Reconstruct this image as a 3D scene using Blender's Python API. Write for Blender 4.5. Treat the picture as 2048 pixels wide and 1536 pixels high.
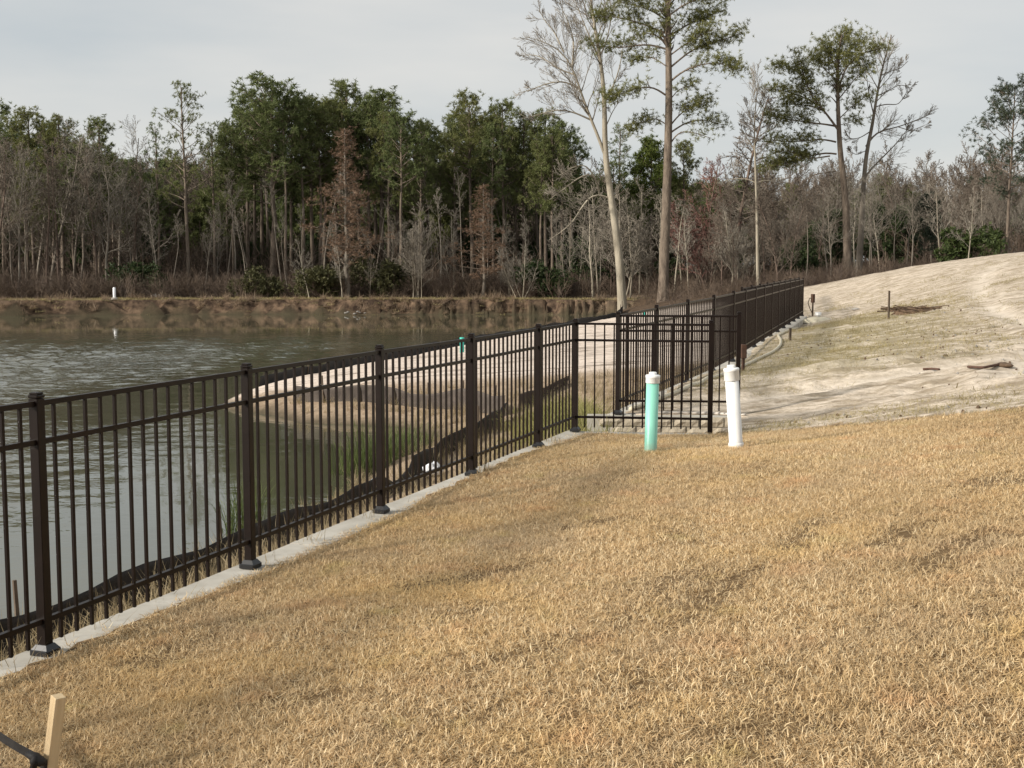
import bpy, math, random
import numpy as np
from mathutils import Vector, Matrix

for o in list(bpy.data.objects):
    bpy.data.objects.remove(o)
S = bpy.context.scene
COL = S.collection
rnd = random.Random(11)
RG = np.random.default_rng(7)
R = math.radians

# ------------------------------------------------------------------ camera, world, sun, exposure
EYE = 3.2                      # eye height above the pond surface (z = 0)
F, CU, CV, HOR = 2500.0, 1024.0, 768.0, 531.0
PITCH = math.atan((CV - HOR) / F)
cam = bpy.data.cameras.new('camera')
cam.sensor_width = 36.0
cam.lens = 36.0 * F / 2048.0
cam.clip_start, cam.clip_end = 0.1, 3000
co = bpy.data.objects.new('camera', cam)
co.location = (0, 0, EYE)
co.rotation_euler = (math.pi / 2 - PITCH, 0, 0)
COL.objects.link(co)
S.camera = co

SUN_EL = R(25)
SUN_AZ = math.atan2(-0.90, -0.43)          # measured from +Y towards +X
world = bpy.data.worlds.new('World')
S.world = world
world.use_nodes = True
wn, wl = world.node_tree.nodes, world.node_tree.links
wn.clear()
w_out = wn.new('ShaderNodeOutputWorld')
w_add = wn.new('ShaderNodeMixShader')
w_sky = wn.new('ShaderNodeTexSky')
w_sky.sky_type = 'NISHITA'
w_sky.sun_disc = False
w_sky.sun_elevation = SUN_EL
w_sky.sun_rotation = SUN_AZ
w_b1 = wn.new('ShaderNodeBackground'); w_b1.inputs[1].default_value = 0.12
w_b2 = wn.new('ShaderNodeBackground'); w_b2.inputs[1].default_value = 0.77
wl.new(w_sky.outputs[0], w_b1.inputs[0])
w_tc = wn.new('ShaderNodeTexCoord')
w_mp = wn.new('ShaderNodeMapping'); w_mp.inputs['Scale'].default_value = (1.0, 1.0, 4.5)
w_no = wn.new('ShaderNodeTexNoise'); w_no.inputs['Scale'].default_value = 2.2
w_no.inputs['Detail'].default_value = 5; w_no.inputs['Roughness'].default_value = 0.5
wl.new(w_tc.outputs['Generated'], w_mp.inputs[0]); wl.new(w_mp.outputs[0], w_no.inputs[0])
w_cr = wn.new('ShaderNodeValToRGB')
w_cr.color_ramp.elements[0].position = 0.36; w_cr.color_ramp.elements[0].color = (0.405, 0.432, 0.446, 1)
w_cr.color_ramp.elements[1].position = 0.66; w_cr.color_ramp.elements[1].color = (0.535, 0.528, 0.508, 1)
wl.new(w_no.outputs[0], w_cr.inputs[0]); wl.new(w_cr.outputs[0], w_b2.inputs[0])
w_add.inputs[0].default_value = 0.94
wl.new(w_b1.outputs[0], w_add.inputs[1]); wl.new(w_b2.outputs[0], w_add.inputs[2])
wl.new(w_add.outputs[0], w_out.inputs[0])

sun = bpy.data.lights.new('sun', 'SUN')
sun.energy = 3.2
sun.angle = R(5.0)
sun.color = (1.0, 0.935, 0.84)
so = bpy.data.objects.new('sun', sun)
sd = Vector((math.sin(SUN_AZ) * math.cos(SUN_EL), math.cos(SUN_AZ) * math.cos(SUN_EL), math.sin(SUN_EL)))
so.rotation_euler = sd.to_track_quat('Z', 'Y').to_euler()
so.location = (-20, -10, 30)
COL.objects.link(so)

S.render.engine = 'CYCLES'
S.view_settings.view_transform = 'Standard'
S.view_settings.look = 'None'
S.view_settings.exposure = 0.82
S.view_settings.gamma = 1.0
S.view_settings.use_curve_mapping = False
S.cycles.use_denoising = True
S.cycles.max_bounces = 6
S.cycles.transparent_max_bounces = 8

# ------------------------------------------------------------------ pixel helpers (reference frame 2048 x 1536)
ct, st = math.cos(PITCH), math.sin(PITCH)
def ray(u, v):
    x, y = (u - CU) / F, -(v - CV) / F
    return np.array([x, ct + y * st, -st + y * ct])
def P(u, v, Y):
    d = ray(u, v); p = d * (Y / d[1]); p[2] += EYE
    return p
def PZ(u, v, z):
    d = ray(u, v); p = d * ((z - EYE) / d[2]); p[2] += EYE
    return p

# ------------------------------------------------------------------ small numpy noise
def _h(ix, iy, s):
    h = np.sin(ix * 127.1 + iy * 311.7 + s * 74.7) * 43758.5453
    return h - np.floor(h)
def vnoise(x, y, s=0):
    ix, iy = np.floor(x), np.floor(y)
    fx, fy = x - ix, y - iy
    fx, fy = fx * fx * (3 - 2 * fx), fy * fy * (3 - 2 * fy)
    a, b = _h(ix, iy, s), _h(ix + 1, iy, s)
    c, d = _h(ix, iy + 1, s), _h(ix + 1, iy + 1, s)
    return (a * (1 - fx) + b * fx) * (1 - fy) + (c * (1 - fx) + d * fx) * fy
def fbm(x, y, s=0, o=4):
    t, a, n = 0, 0.5, 0
    for k in range(o):
        t = t + a * (vnoise(x, y, s + k) - 0.5); n += a
        x, y, a = x * 2.03, y * 2.03, a * 0.5
    return t / n
def sstep(a, b, x):
    t = np.clip((x - a) / (b - a), 0, 1)
    return t * t * (3 - 2 * t)

# ------------------------------------------------------------------ layout (camera-relative z, metres)
FENCE_Z = -1.83
FD = np.array([0.344, 0.939])                       # direction of the near fence and of the first far run
FN = np.array([-0.939, 0.344])                      # towards the pond
P6 = np.array([0.70, 13.72])
near_posts = [P6 - FD * (1.26 + 1.8 * k) for k in range(6, -1, -1)] + [P6]   # out of frame ... corner
GP = np.array([2.17, 13.60])
F0 = np.array([1.285, 15.10]); BP = np.array([2.72, 14.98])
far_posts = [F0 + np.array([0.36, 0.933]) * 1.83 * k for k in range(4)]
far_posts.append(np.array([3.90, 22.05]))
BE = np.array([9.45, 40.7])
for k in range(1, 11):
    far_posts.append(far_posts[4] + (BE - far_posts[4]) * k / 10.0)

U_PTS = np.array([
    (-5.05, -2, -1.84), (-2.21, 5.75, -1.84), (-0.73, 9.8, -1.84), (0.70, 13.72, -1.85), (-3.6, 2, -1.84),
    (0, 0, -1.56), (-2.5, 2, -1.78), (0, 3.8, -1.60), (3, 0, -1.30), (3, 4, -1.32), (1.28, 11.3, -1.69),
    (2.0, 11.3, -1.66), (2.16, 13.6, -1.845), (4.9, 12, -1.38), (6, 6, -1.12), (1.5, 7.5, -1.58),
    (1.29, 15.1, -1.80), (2.72, 15, -1.80), (3.9, 22.1, -1.72), (9.45, 40.7, -1.66), (6.5, 31, -1.68),
    (4.6, 17, -1.47), (8.4, 28, -1.22), (9.67, 30, -1.10), (9.0, 22, -1.05), (6.35, 15.5, -1.28),
    (13.5, 33, -0.40), (19.7, 48, 0.42), (16.1, 52, -0.30), (12.8, 52, -1.23), (14.7, 42, -0.52),
    (22, 65, 0.1), (15, 70, -1.5), (12, 60, -1.5), (30, 50, 1.0), (30, 20, 0.6), (40, 80, 0.3),
    (30, 95, -0.6), (15, 95, -1.5), (60, 60, 2.0), (50, 10, 1.6), (12, 0, -0.6), (-5, -10, -1.8), (10, -10, -0.8),
    (60, 200, 0.0), (0, 200, -0.8), (10.2, 38, -1.56), (11.4, 44, -1.52), (9.2, 35, -1.56), (12.0, 48, -1.38)])
def _tps(pts, lam=0.02):
    n = len(pts)
    d = np.hypot(pts[:, None, 0] - pts[None, :, 0], pts[:, None, 1] - pts[None, :, 1])
    K = np.where(d > 0, d * d * np.log(np.maximum(d, 1e-9)), 0) + np.eye(n) * lam
    Pm = np.c_[np.ones(n), pts[:, :2]]
    A = np.block([[K, Pm], [Pm.T, np.zeros((3, 3))]])
    w = np.linalg.solve(A, np.r_[pts[:, 2], 0, 0, 0])
    return w
_W = _tps(U_PTS)
def upland(x, y):
    out = np.zeros_like(x)
    for (px, py, _), w in zip(U_PTS, _W[:-3]):
        d2 = (x - px) ** 2 + (y - py) ** 2
        out += w * 0.5 * d2 * np.log(np.maximum(d2, 1e-12))
    return out + _W[-3] + _W[-2] * x + _W[-1] * y

NEAR_SHORE = [(-12.5, -14), (-7.6, 0.5), (-4.75, 8.1), (-2.95, 14.1), (-2.1, 19.4), (-1.25, 23.2),
              (-2.2, 24.6), (-3.5, 25.1), (-4.4, 25.5), (-5.2, 27.0), (-6.0, 27.4), (-6.7, 28.4), (-6.6, 31.5), (-5.4, 36.0),
              (5.0, 65.0), (5.0, 72.0), (8.0, 80.5)]
FAR_SHORE = [(8.0, 80.5), (0, 82.5), (-8, 81.5), (-20, 82.5), (-30, 80.5), (-36, 78.5), (-50, 80), (-95, 76)]
def densify(pl, step, amp, seed):
    out = []
    for (a, b) in zip(pl[:-1], pl[1:]):
        a, b = np.array(a, float), np.array(b, float)
        n = max(1, int(np.hypot(*(b - a)) / step))
        for i in range(n):
            p = a + (b - a) * i / n
            out.append(p + amp * np.array([fbm(p[0] * 0.7, p[1] * 0.7, seed), fbm(p[0] * 0.7 + 9, p[1] * 0.7, seed + 3)]))
    out.append(np.array(pl[-1], float))
    return np.array(out)
NS = densify(NEAR_SHORE, 0.8, 0.5, 3)
FS = densify(FAR_SHORE, 1.5, 1.4, 5)
POND = np.vstack([NS, FS[1:], [(-95, -14)]])
EXT = [(11.0, 50.0), (12.2, 62.0), (14.0, 95.0), (14.0, 260.0)]
FPOLY = np.array([(-5.2 - 0.366 * 12, -14)] + [tuple(p) for p in near_posts] + [tuple(GP), tuple(BP)] + [tuple(p) for p in far_posts] + EXT)
UPPOLY = np.vstack([FPOLY, [(120, 260), (120, -14)]])

TRACKS = [[(2.6, 16.0), (5.5, 16.6), (8, 17.2), (13, 18.6), (20, 21)], [(2.9, 17.5), (5.6, 18.1), (8.2, 18.8), (12.8, 20.1), (20, 22.6)],
          [(6.0, 15.0), (8.6, 19.5), (9.9, 25), (11.6, 31), (15, 40), (18, 46)], [(7.6, 14.6), (10.1, 19.2), (11.5, 24.6), (13.3, 30.4), (16.8, 39.4), (20, 45.4)]]
def inside(x, y, poly):
    r = np.zeros(x.shape, bool)
    n = len(poly)
    for i in range(n):
        x1, y1 = poly[i]; x2, y2 = poly[(i + 1) % n]
        if y1 == y2: continue
        c = ((y1 > y) != (y2 > y)) & (x < (x2 - x1) * (y - y1) / (y2 - y1) + x1)
        r ^= c
    return r
def pdist(x, y, pl):
    best = np.full(x.shape, 1e9)
    for (x1, y1), (x2, y2) in zip(pl[:-1], pl[1:]):
        dx, dy = x2 - x1, y2 - y1
        t = np.clip(((x - x1) * dx + (y - y1) * dy) / (dx * dx + dy * dy + 1e-12), 0, 1)
        best = np.minimum(best, (x - x1 - t * dx) ** 2 + (y - y1 - t * dy) ** 2)
    return np.sqrt(best)
LAWN_EDGE = [(2.2, 13.85), (3.2, 13.15), (4.1, 12.55), (5.0, 12.0), (7.0, 11.0), (14, 8.5), (40, 2)]
LAWNPOLY = np.vstack([[tuple(p) for p in near_posts], [tuple(GP)], LAWN_EDGE, [(40, -14), (-10, -14)], [(-5.2 - 0.366 * 12, -14)]])

def height(x, y, rough=True):
    """ground height (world z) and zone weights at arrays x, y"""
    x = np.asarray(x, float); y = np.asarray(y, float)
    U = upland(x, y)
    up = inside(x, y, UPPOLY)
    pond = inside(x, y, POND)
    dn, df_, dfen = pdist(x, y, NS), pdist(x, y, FS), pdist(x, y, FPOLY)
    lawn = up & inside(x, y, LAWNPOLY)
    n1 = fbm(x * 0.5, y * 0.5, 21); n2 = fbm(x * 2.2, y * 2.2, 31); n3 = fbm(x * 7, y * 7, 41)
    # upland relief: nearly flat lawn, rutted sand
    dlawn = np.where(lawn, 1.0, 0.0)
    rut = np.sin((y * 0.93 - x * 0.36) * 7.5 + 5 * fbm(x * .3, y * .3, 8)) * 0.012
    zU = U + np.where(lawn, 0.025 * n1 + 0.012 * n2 + 0.004 * n3, 0)
    near = sstep(0.3, 2.0, dfen)
    zU = zU + np.where(up & ~lawn, (0.09 * n1 + 0.06 * n2 + 0.07 * n3 + rut) * near, 0)
    trk = np.zeros_like(zU)
    for tr in TRACKS:
        dd_ = pdist(x + 0.3 * fbm(x * .4, y * .4, 55), y + 0.3 * fbm(x * .4, y * .4, 56), np.array(tr))
        w_ = (up & ~lawn) * sstep(-0.25, 0.0, fbm(x * .6, y * .6, 57))
        trk = np.maximum(trk, w_ * np.exp(-(dd_ / 0.26) ** 2))
        zU = zU - w_ * (0.055 * np.exp(-(dd_ / 0.24) ** 2) - 0.035 * np.exp(-((dd_ - 0.42) / 0.14) ** 2))
    # pond side of the fences: from the foot of the kerb down to the shore
    t = dn / (dn + dfen + 1e-6)
    drop = np.where(y < 14.3, 0.20, np.where(y < 15.6, 0.42, 0.25)) * (1 - sstep(38, 46, y))
    top = np.interp(y, [0, 14, 16, 40, 60, 90], [-1.82, -1.82, -1.80, -1.66, -1.6, -1.6]) - drop
    zL = -3.22 + (top + 3.22) * np.power(t, 0.8 - 0.32 * sstep(24, 29, y))
    zL = zL + (0.05 * n2 + 0.03 * n3) * np.minimum(1, dfen / 0.8)
    # far shore: a cut bank, then nearly level forest floor
    bank = 0.97 + 0.10 * n1 + 0.012 * np.maximum(df_ - 3, 0) + 0.075 * np.maximum(df_ - 22, 0)
    s = sstep(0.15, 0.75, df_ + 1.3 * n2 + 1.0 * n3)
    zF = -3.22 + bank * (0.12 * np.minimum(df_ / 0.3, 1) + 0.88 * s) + 0.05 * n2
    base = np.where(up, zU, zL)
    wfar = np.where(y > 60, (df_ < dn * 1.0) * (1 - sstep(3, 12, x)), 0.0)
    wfar = np.where((y > 83.5), 1 - sstep(2, 14, x), wfar)
    z = base * (1 - wfar) + zF * wfar
    dsh = np.minimum(dn, df_)
    z = np.where(pond, -3.22 - np.minimum(dsh * 0.3, 1.0), z)
    sand = up & ~lawn
    return z + EYE, dict(lawn=dlawn, sand=sand * 1.0, far=wfar, pond=pond * 1.0, dn=dn, dfar=df_, dfen=dfen, up=up * 1.0, track=trk)
def gz(x, y):
    return float(height(np.array([x]), np.array([y]))[0][0])
def G(u, v, y0=2.0, y1=140.0):
    """where the sight line through pixel (u, v) meets the ground"""
    ys = np.geomspace(y0, y1, 900)
    d = ray(u, v)
    X = d[0] / d[1] * ys; Z = d[2] / d[1] * ys + EYE
    h = height(X, ys)[0]
    k = np.argmax(h > Z)
    if k == 0: k = len(ys) - 1
    return np.array([X[k], ys[k], h[k]])

# ------------------------------------------------------------------ materials
MATS = {}
class NT:
    def __init__(self, name):
        m = bpy.data.materials.new(name); m.use_nodes = True
        self.m = m; self.n = m.node_tree.nodes; self.l = m.node_tree.links
        self.n.clear()
        self.out = self.n.new('ShaderNodeOutputMaterial')
        self.b = self.n.new('ShaderNodeBsdfPrincipled')
        self.l.new(self.b.outputs[0], self.out.inputs[0])
        MATS[name] = m
    def set(self, **k):
        for a, v in k.items():
            s = self.b.inputs[a.replace('_', ' ')]
            if hasattr(v, 'is_output'): self.l.new(v, s)
            else: s.default_value = v
    def pos(self):
        return self.n.new('ShaderNodeNewGeometry').outputs['Position']
    def obj(self):
        return self.n.new('ShaderNodeTexCoord').outputs['Object']
    def mapping(self, v, scale=(1, 1, 1), rot=(0, 0, 0)):
        m = self.n.new('ShaderNodeMapping'); m.inputs['Scale'].default_value = scale; m.inputs['Rotation'].default_value = rot
        self.l.new(v, m.inputs[0]); return m.outputs[0]
    def noise(self, v, scale, detail=4, rough=0.55, dist=0.0):
        t = self.n.new('ShaderNodeTexNoise')
        t.inputs['Scale'].default_value = scale; t.inputs['Detail'].default_value = detail
        t.inputs['Roughness'].default_value = rough; t.inputs['Distortion'].default_value = dist
        if v is not None: self.l.new(v, t.inputs['Vector'])
        return t.outputs[0]
    def wave(self, v, scale, dist=2, detail=2):
        t = self.n.new('ShaderNodeTexWave'); t.inputs['Scale'].default_value = scale
        t.inputs['Distortion'].default_value = dist; t.inputs['Detail'].default_value = detail
        self.l.new(v, t.inputs['Vector']); return t.outputs['Fac']
    def ramp(self, f, *stops):
        r = self.n.new('ShaderNodeValToRGB'); e = r.color_ramp.elements
        while len(e) < len(stops): e.new(0.5)
        for el, (p, c) in zip(e, stops):
            el.position = p; el.color = (c, c, c, 1) if not hasattr(c, '__len__') else (*c, 1)
        self.l.new(f, r.inputs[0]); return r.outputs[0]
    def mix(self, f, a, b, mode='MIX'):
        m = self.n.new('ShaderNodeMix'); m.data_type = 'RGBA'; m.blend_type = mode
        for s, v in ((m.inputs[0], f), (m.inputs[6], a), (m.inputs[7], b)):
            if hasattr(v, 'is_output'): self.l.new(v, s)
            else: s.default_value = v if not hasattr(v, '__len__') else (*v, 1)
        return m.outputs[2]
    def math(self, op, a, b=0.0):
        m = self.n.new('ShaderNodeMath'); m.operation = op
        for s, v in zip(m.inputs, (a, b)):
            if hasattr(v, 'is_output'): self.l.new(v, s)
            else: s.default_value = v
        return m.outputs[0]
    def attr(self, name):
        a = self.n.new('ShaderNodeAttribute'); a.attribute_name = name; return a
    def sep(self, c):
        s = self.n.new('ShaderNodeSeparateColor'); self.l.new(c, s.inputs[0]); return s.outputs
    def rand(self):
        return self.n.new('ShaderNodeObjectInfo').outputs['Random']
    def bump(self, h, strength=0.5, dist=0.02):
        b = self.n.new('ShaderNodeBump'); b.inputs['Strength'].default_value = strength; b.inputs['Distance'].default_value = dist
        self.l.new(h, b.inputs['Height']); self.l.new(b.outputs[0], self.b.inputs['Normal'])

def simple(name, c1, c2, scale=6, rough=0.8, bump=0.3, bd=0.01, metal=0.0, stretch=(1, 1, 1), spec=0.5):
    t = NT(name); v = t.mapping(t.obj(), stretch)
    n = t.noise(v, scale, 6, 0.6)
    t.set(Base_Color=t.ramp(n, (0.3, c1), (0.7, c2)), Roughness=rough, Metallic=metal)
    t.b.inputs['Specular IOR Level'].default_value = spec
    if bump: t.bump(t.noise(v, scale * 4, 6, 0.65), bump, bd)
    return t.m

# ground: one sheet, zones by attributes painted from the layout
t = NT('ground_mat')
pos = t.pos()
za = t.sep(t.attr('zone_a').outputs['Color']); zb = t.sep(t.attr('zone_b').outputs['Color'])
nb = t.noise(pos, 0.35, 5, 0.6); nm = t.noise(pos, 1.7, 6, 0.62); nf = t.noise(pos, 9, 6, 0.65); nff = t.noise(pos, 45, 4, 0.6)
pst = t.mapping(pos, (0.75, 1.9, 1.0), (0, 0, R(-8)))
nst = t.noise(pst, 2.3, 8, 0.72, 0.2)
soil_lawn = t.ramp(nf, (0.3, (0.10, 0.062, 0.03)), (0.7, (0.21, 0.14, 0.07)))
sandc = t.ramp(nf, (0.25, (0.47, 0.385, 0.295)), (0.6, (0.66, 0.57, 0.465)))
sandc = t.mix(t.ramp(nst, (0.42, 0.0), (0.58, 1.0)), sandc, t.ramp(nf, (0.3, (0.24, 0.19, 0.135)), (0.7, (0.41, 0.335, 0.24))))
sandc = t.mix(t.math('MULTIPLY', t.ramp(t.noise(t.mapping(pos, (0.55, 1.3, 1.0)), 14, 5, 0.7), (0.55, 0.0), (0.64, 0.8)), t.ramp(nm, (0.40, 0.0), (0.58, 1.0))), sandc, (0.20, 0.155, 0.105))
greenc = t.ramp(nf, (0.3, (0.19, 0.165, 0.085)), (0.7, (0.40, 0.335, 0.20)))
sandc = t.mix(t.math('MULTIPLY', za[2], t.ramp(nst, (0.34, 0.0), (0.52, 1.0))), sandc, greenc)
sandc = t.mix(t.math('MULTIPLY', t.attr('track').outputs['Fac'], 0.75), sandc, t.ramp(nf, (0.3, (0.60, 0.51, 0.41)), (0.7, (0.76, 0.68, 0.58))))
slopec = t.ramp(nf, (0.3, (0.56, 0.46, 0.38)), (0.7, (0.74, 0.64, 0.55)))
prow = t.mapping(pos, (0.25, 1.0, 1.0), (0, 0, R(4)))
rows = t.noise(prow, 2.6, 4, 0.7, 0.4)
slopec = t.mix(t.ramp(rows, (0.52, 0.0), (0.64, 0.85)), slopec, (0.20, 0.155, 0.115))
weed = t.ramp(nf, (0.3, (0.25, 0.18, 0.12)), (0.7, (0.42, 0.325, 0.23)))
forestc = t.ramp(nm, (0.3, (0.050, 0.034, 0.022)), (0.7, (0.12, 0.08, 0.05)))
bankc = t.ramp(nm, (0.40, (0.040, 0.026, 0.018)), (0.68, (0.20, 0.135, 0.088)))
mud = (0.060, 0.050, 0.030)
c = t.mix(zb[2], weed, slopec)
c = t.mix(za[1], c, sandc)
c = t.mix(za[0], c, soil_lawn)
c = t.mix(zb[0], c, forestc)
c = t.mix(zb[1], c, bankc)
c = t.mix(t.attr('mud').outputs['Fac'], c, mud)
t.set(Base_Color=c, Roughness=0.95)
t.b.inputs['Specular IOR Level'].default_value = 0.15
hh = t.math('ADD', t.math('MULTIPLY', nst, 0.6), t.math('MULTIPLY', nf, 0.5))
hh = t.math('ADD', hh, t.math('MULTIPLY', nff, 0.22))
hh = t.math('ADD', hh, t.math('MULTIPLY', t.math('MULTIPLY', rows, zb[2]), 0.9))
t.bump(hh, 0.7, 0.07)

# water
t = NT('water_mat')
pos = t.pos()
calm = t.attr('ripple').outputs['Fac']
pw = t.mapping(pos, (1.0, 1.0, 1.0), (0, 0, R(25)))
w1 = t.noise(t.mapping(pw, (1.0, 1.4, 1.0)), 4.2, 2, 0.5, 0.4)
w2 = t.noise(t.mapping(pw, (1.0, 1.5, 1.0)), 1.5, 2, 0.5, 0.3)
w3 = t.noise(pw, 0.09, 3, 0.5)
amp = t.math('MULTIPLY', calm, t.ramp(w3, (0.36, 0.25), (0.6, 1.0)))
hgt = t.math('MULTIPLY', t.math('ADD', t.math('MULTIPLY', w1, 0.055), t.math('MULTIPLY', w2, 0.03)), amp)
t.set(Base_Color=t.ramp(t.noise(pos, 0.2, 3), (0.3, (0.066, 0.066, 0.040)), (0.7, (0.095, 0.093, 0.058))), Roughness=0.04, IOR=1.6)
t.bump(hgt, 1.0, 1.0)

simple('fence_black', (0.007, 0.004, 0.003), (0.013, 0.0075, 0.0055), 8, 0.38, 0.05, 0.001, spec=0.2)
simple('fence_cover', (0.008, 0.008, 0.009), (0.014, 0.014, 0.016), 12, 0.30, 0.05, 0.001)
simple('concrete', (0.30, 0.275, 0.23), (0.54, 0.51, 0.45), 2.6, 0.9, 0.5, 0.006)
simple('block_tan', (0.30, 0.255, 0.185), (0.46, 0.40, 0.31), 7, 0.92, 0.9, 0.015)
def pvc(name, c1, c2):
    t = NT(name); v = t.obj()
    col = t.ramp(t.noise(t.mapping(v, (1, 1, 0.4)), 9, 5, 0.6), (0.3, c1), (0.7, c2))
    sx = t.n.new('ShaderNodeSeparateXYZ'); t.l.new(v, sx.inputs[0])
    z = t.math('ADD', sx.outputs[2], t.math('MULTIPLY', t.math('SUBTRACT', t.noise(v, 30, 4), 0.5), 0.10))
    dirt = t.math('MULTIPLY', t.math('SUBTRACT', 1.0, t.ramp(t.math('MULTIPLY', z, 5.0), (0.05, 0.0), (0.55, 1.0))), 0.55)
    col = t.mix(dirt, col, (0.36, 0.26, 0.16))
    scf = t.ramp(t.noise(t.mapping(v, (1, 1, 0.15)), 60, 3), (0.66, 0.0), (0.74, 0.35))
    col = t.mix(scf, col, (0.45, 0.42, 0.37))
    t.set(Base_Color=col, Roughness=0.42)
    return t.m
pvc('pvc_white', (0.74, 0.735, 0.71), (0.83, 0.83, 0.815))
pvc('pvc_green', (0.235, 0.58, 0.455), (0.27, 0.64, 0.51))
simple('pvc_teal', (0.03, 0.42, 0.33), (0.04, 0.46, 0.36), 2, 0.4, 0.0)
simple('silt_black', (0.010, 0.009, 0.009), (0.030, 0.026, 0.024), 6, 0.75, 0.6, 0.02)
simple('silt_mesh', (0.045, 0.036, 0.030), (0.10, 0.08, 0.066), 5, 0.85, 0.6, 0.02)
simple('stake_wood', (0.52, 0.38, 0.21), (0.68, 0.53, 0.33), 3, 0.75, 0.3, 0.002, stretch=(14, 14, 0.8))
simple('dark_wood', (0.055, 0.040, 0.028), (0.13, 0.095, 0.065), 5, 0.9, 0.4, 0.004, stretch=(5, 5, 1))
simple('strap_black', (0.008, 0.007, 0.007), (0.018, 0.016, 0.016), 20, 0.7, 0.5, 0.002)
simple('rust_metal', (0.05, 0.026, 0.018), (0.11, 0.055, 0.033), 9, 0.85, 0.4, 0.003)
simple('hose_tan', (0.50, 0.44, 0.32), (0.66, 0.60, 0.46), 6, 0.6, 0.1, 0.002)
simple('plastic_white', (0.74, 0.74, 0.76), (0.82, 0.82, 0.83), 7, 0.45, 0.6, 0.03)
simple('plastic_blue', (0.50, 0.60, 0.72), (0.62, 0.70, 0.80), 7, 0.45, 0.6, 0.02)
simple('rock', (0.20, 0.185, 0.165), (0.40, 0.375, 0.34), 4, 0.9, 0.7, 0.03)
simple('stone_grey', (0.14, 0.13, 0.115), (0.27, 0.25, 0.225), 5, 0.9, 0.7, 0.03)
simple('debris', (0.07, 0.045, 0.028), (0.20, 0.13, 0.08), 9, 0.95, 0.9, 0.03)

def bark(name, c1, c2, sc=3.0):
    t = NT(name); v = t.mapping(t.obj(), (1, 1, 0.25))
    n = t.noise(v, sc, 6, 0.65)
    col = t.ramp(n, (0.32, c1), (0.68, c2))
    col = t.mix(t.math('MULTIPLY', t.rand(), 0.35), col, (0.08, 0.062, 0.048))
    t.set(Base_Color=col, Roughness=0.92)
    t.b.inputs['Specular IOR Level'].default_value = 0.2
    t.bump(t.noise(v, sc * 3, 5, 0.6), 0.8, 0.05)
bark('bark_pine', (0.085, 0.066, 0.052), (0.27, 0.215, 0.165), 5.0)
bark('bark_pale', (0.26, 0.225, 0.17), (0.46, 0.41, 0.32), 2.0)
bark('bark_grey', (0.12, 0.102, 0.084), (0.27, 0.235, 0.19))
bark('bark_brown', (0.10, 0.070, 0.055), (0.20, 0.145, 0.115))
bark('twig_brown', (0.125, 0.10, 0.078), (0.215, 0.175, 0.138))
bark('twig_grey', (0.19, 0.168, 0.135), (0.32, 0.285, 0.235))
bark('twig_red', (0.17, 0.085, 0.07), (0.27, 0.15, 0.125))

def leafy(name, dark, light, rough=0.6, trans=0.25, rand=0.35, alt=None):
    t = NT(name)
    tint = t.attr('tint').outputs['Fac']
    col = t.ramp(tint, (0.0, dark), (1.0, light))
    if alt: col = t.mix(t.math('MULTIPLY', t.rand(), rand), col, alt)
    t.set(Base_Color=col, Roughness=rough)
    t.b.inputs['Specular IOR Level'].default_value = 0.25
    tr = t.n.new('ShaderNodeBsdfTranslucent'); t.l.new(col, tr.inputs[0])
    mx = t.n.new('ShaderNodeMixShader'); mx.inputs[0].default_value = trans
    t.l.new(t.b.outputs[0], mx.inputs[1]); t.l.new(tr.outputs[0], mx.inputs[2]); t.l.new(mx.outputs[0], t.out.inputs[0])
    return t
leafy('needles', (0.072, 0.098, 0.038), (0.205, 0.24, 0.092), alt=(0.19, 0.18, 0.06), rand=0.6, trans=0.4)
leafy('needles_hero', (0.10, 0.11, 0.038), (0.26, 0.255, 0.095), trans=0.42)
leafy('needles_cool', (0.035, 0.048, 0.030), (0.085, 0.105, 0.065))
leafy('needles_bright', (0.06, 0.085, 0.015), (0.15, 0.18, 0.04))
leafy('needles_rust', (0.14, 0.085, 0.055), (0.27, 0.175, 0.115), alt=(0.17, 0.12, 0.08))
leafy('leaf_dark', (0.022, 0.038, 0.014), (0.065, 0.088, 0.03))
leafy('leaf_olive', (0.05, 0.052, 0.02), (0.12, 0.115, 0.05))
leafy('leaf_green', (0.03, 0.048, 0.013), (0.085, 0.11, 0.034))
leafy('reed_green', (0.045, 0.075, 0.018), (0.15, 0.18, 0.055), trans=0.25)
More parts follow.
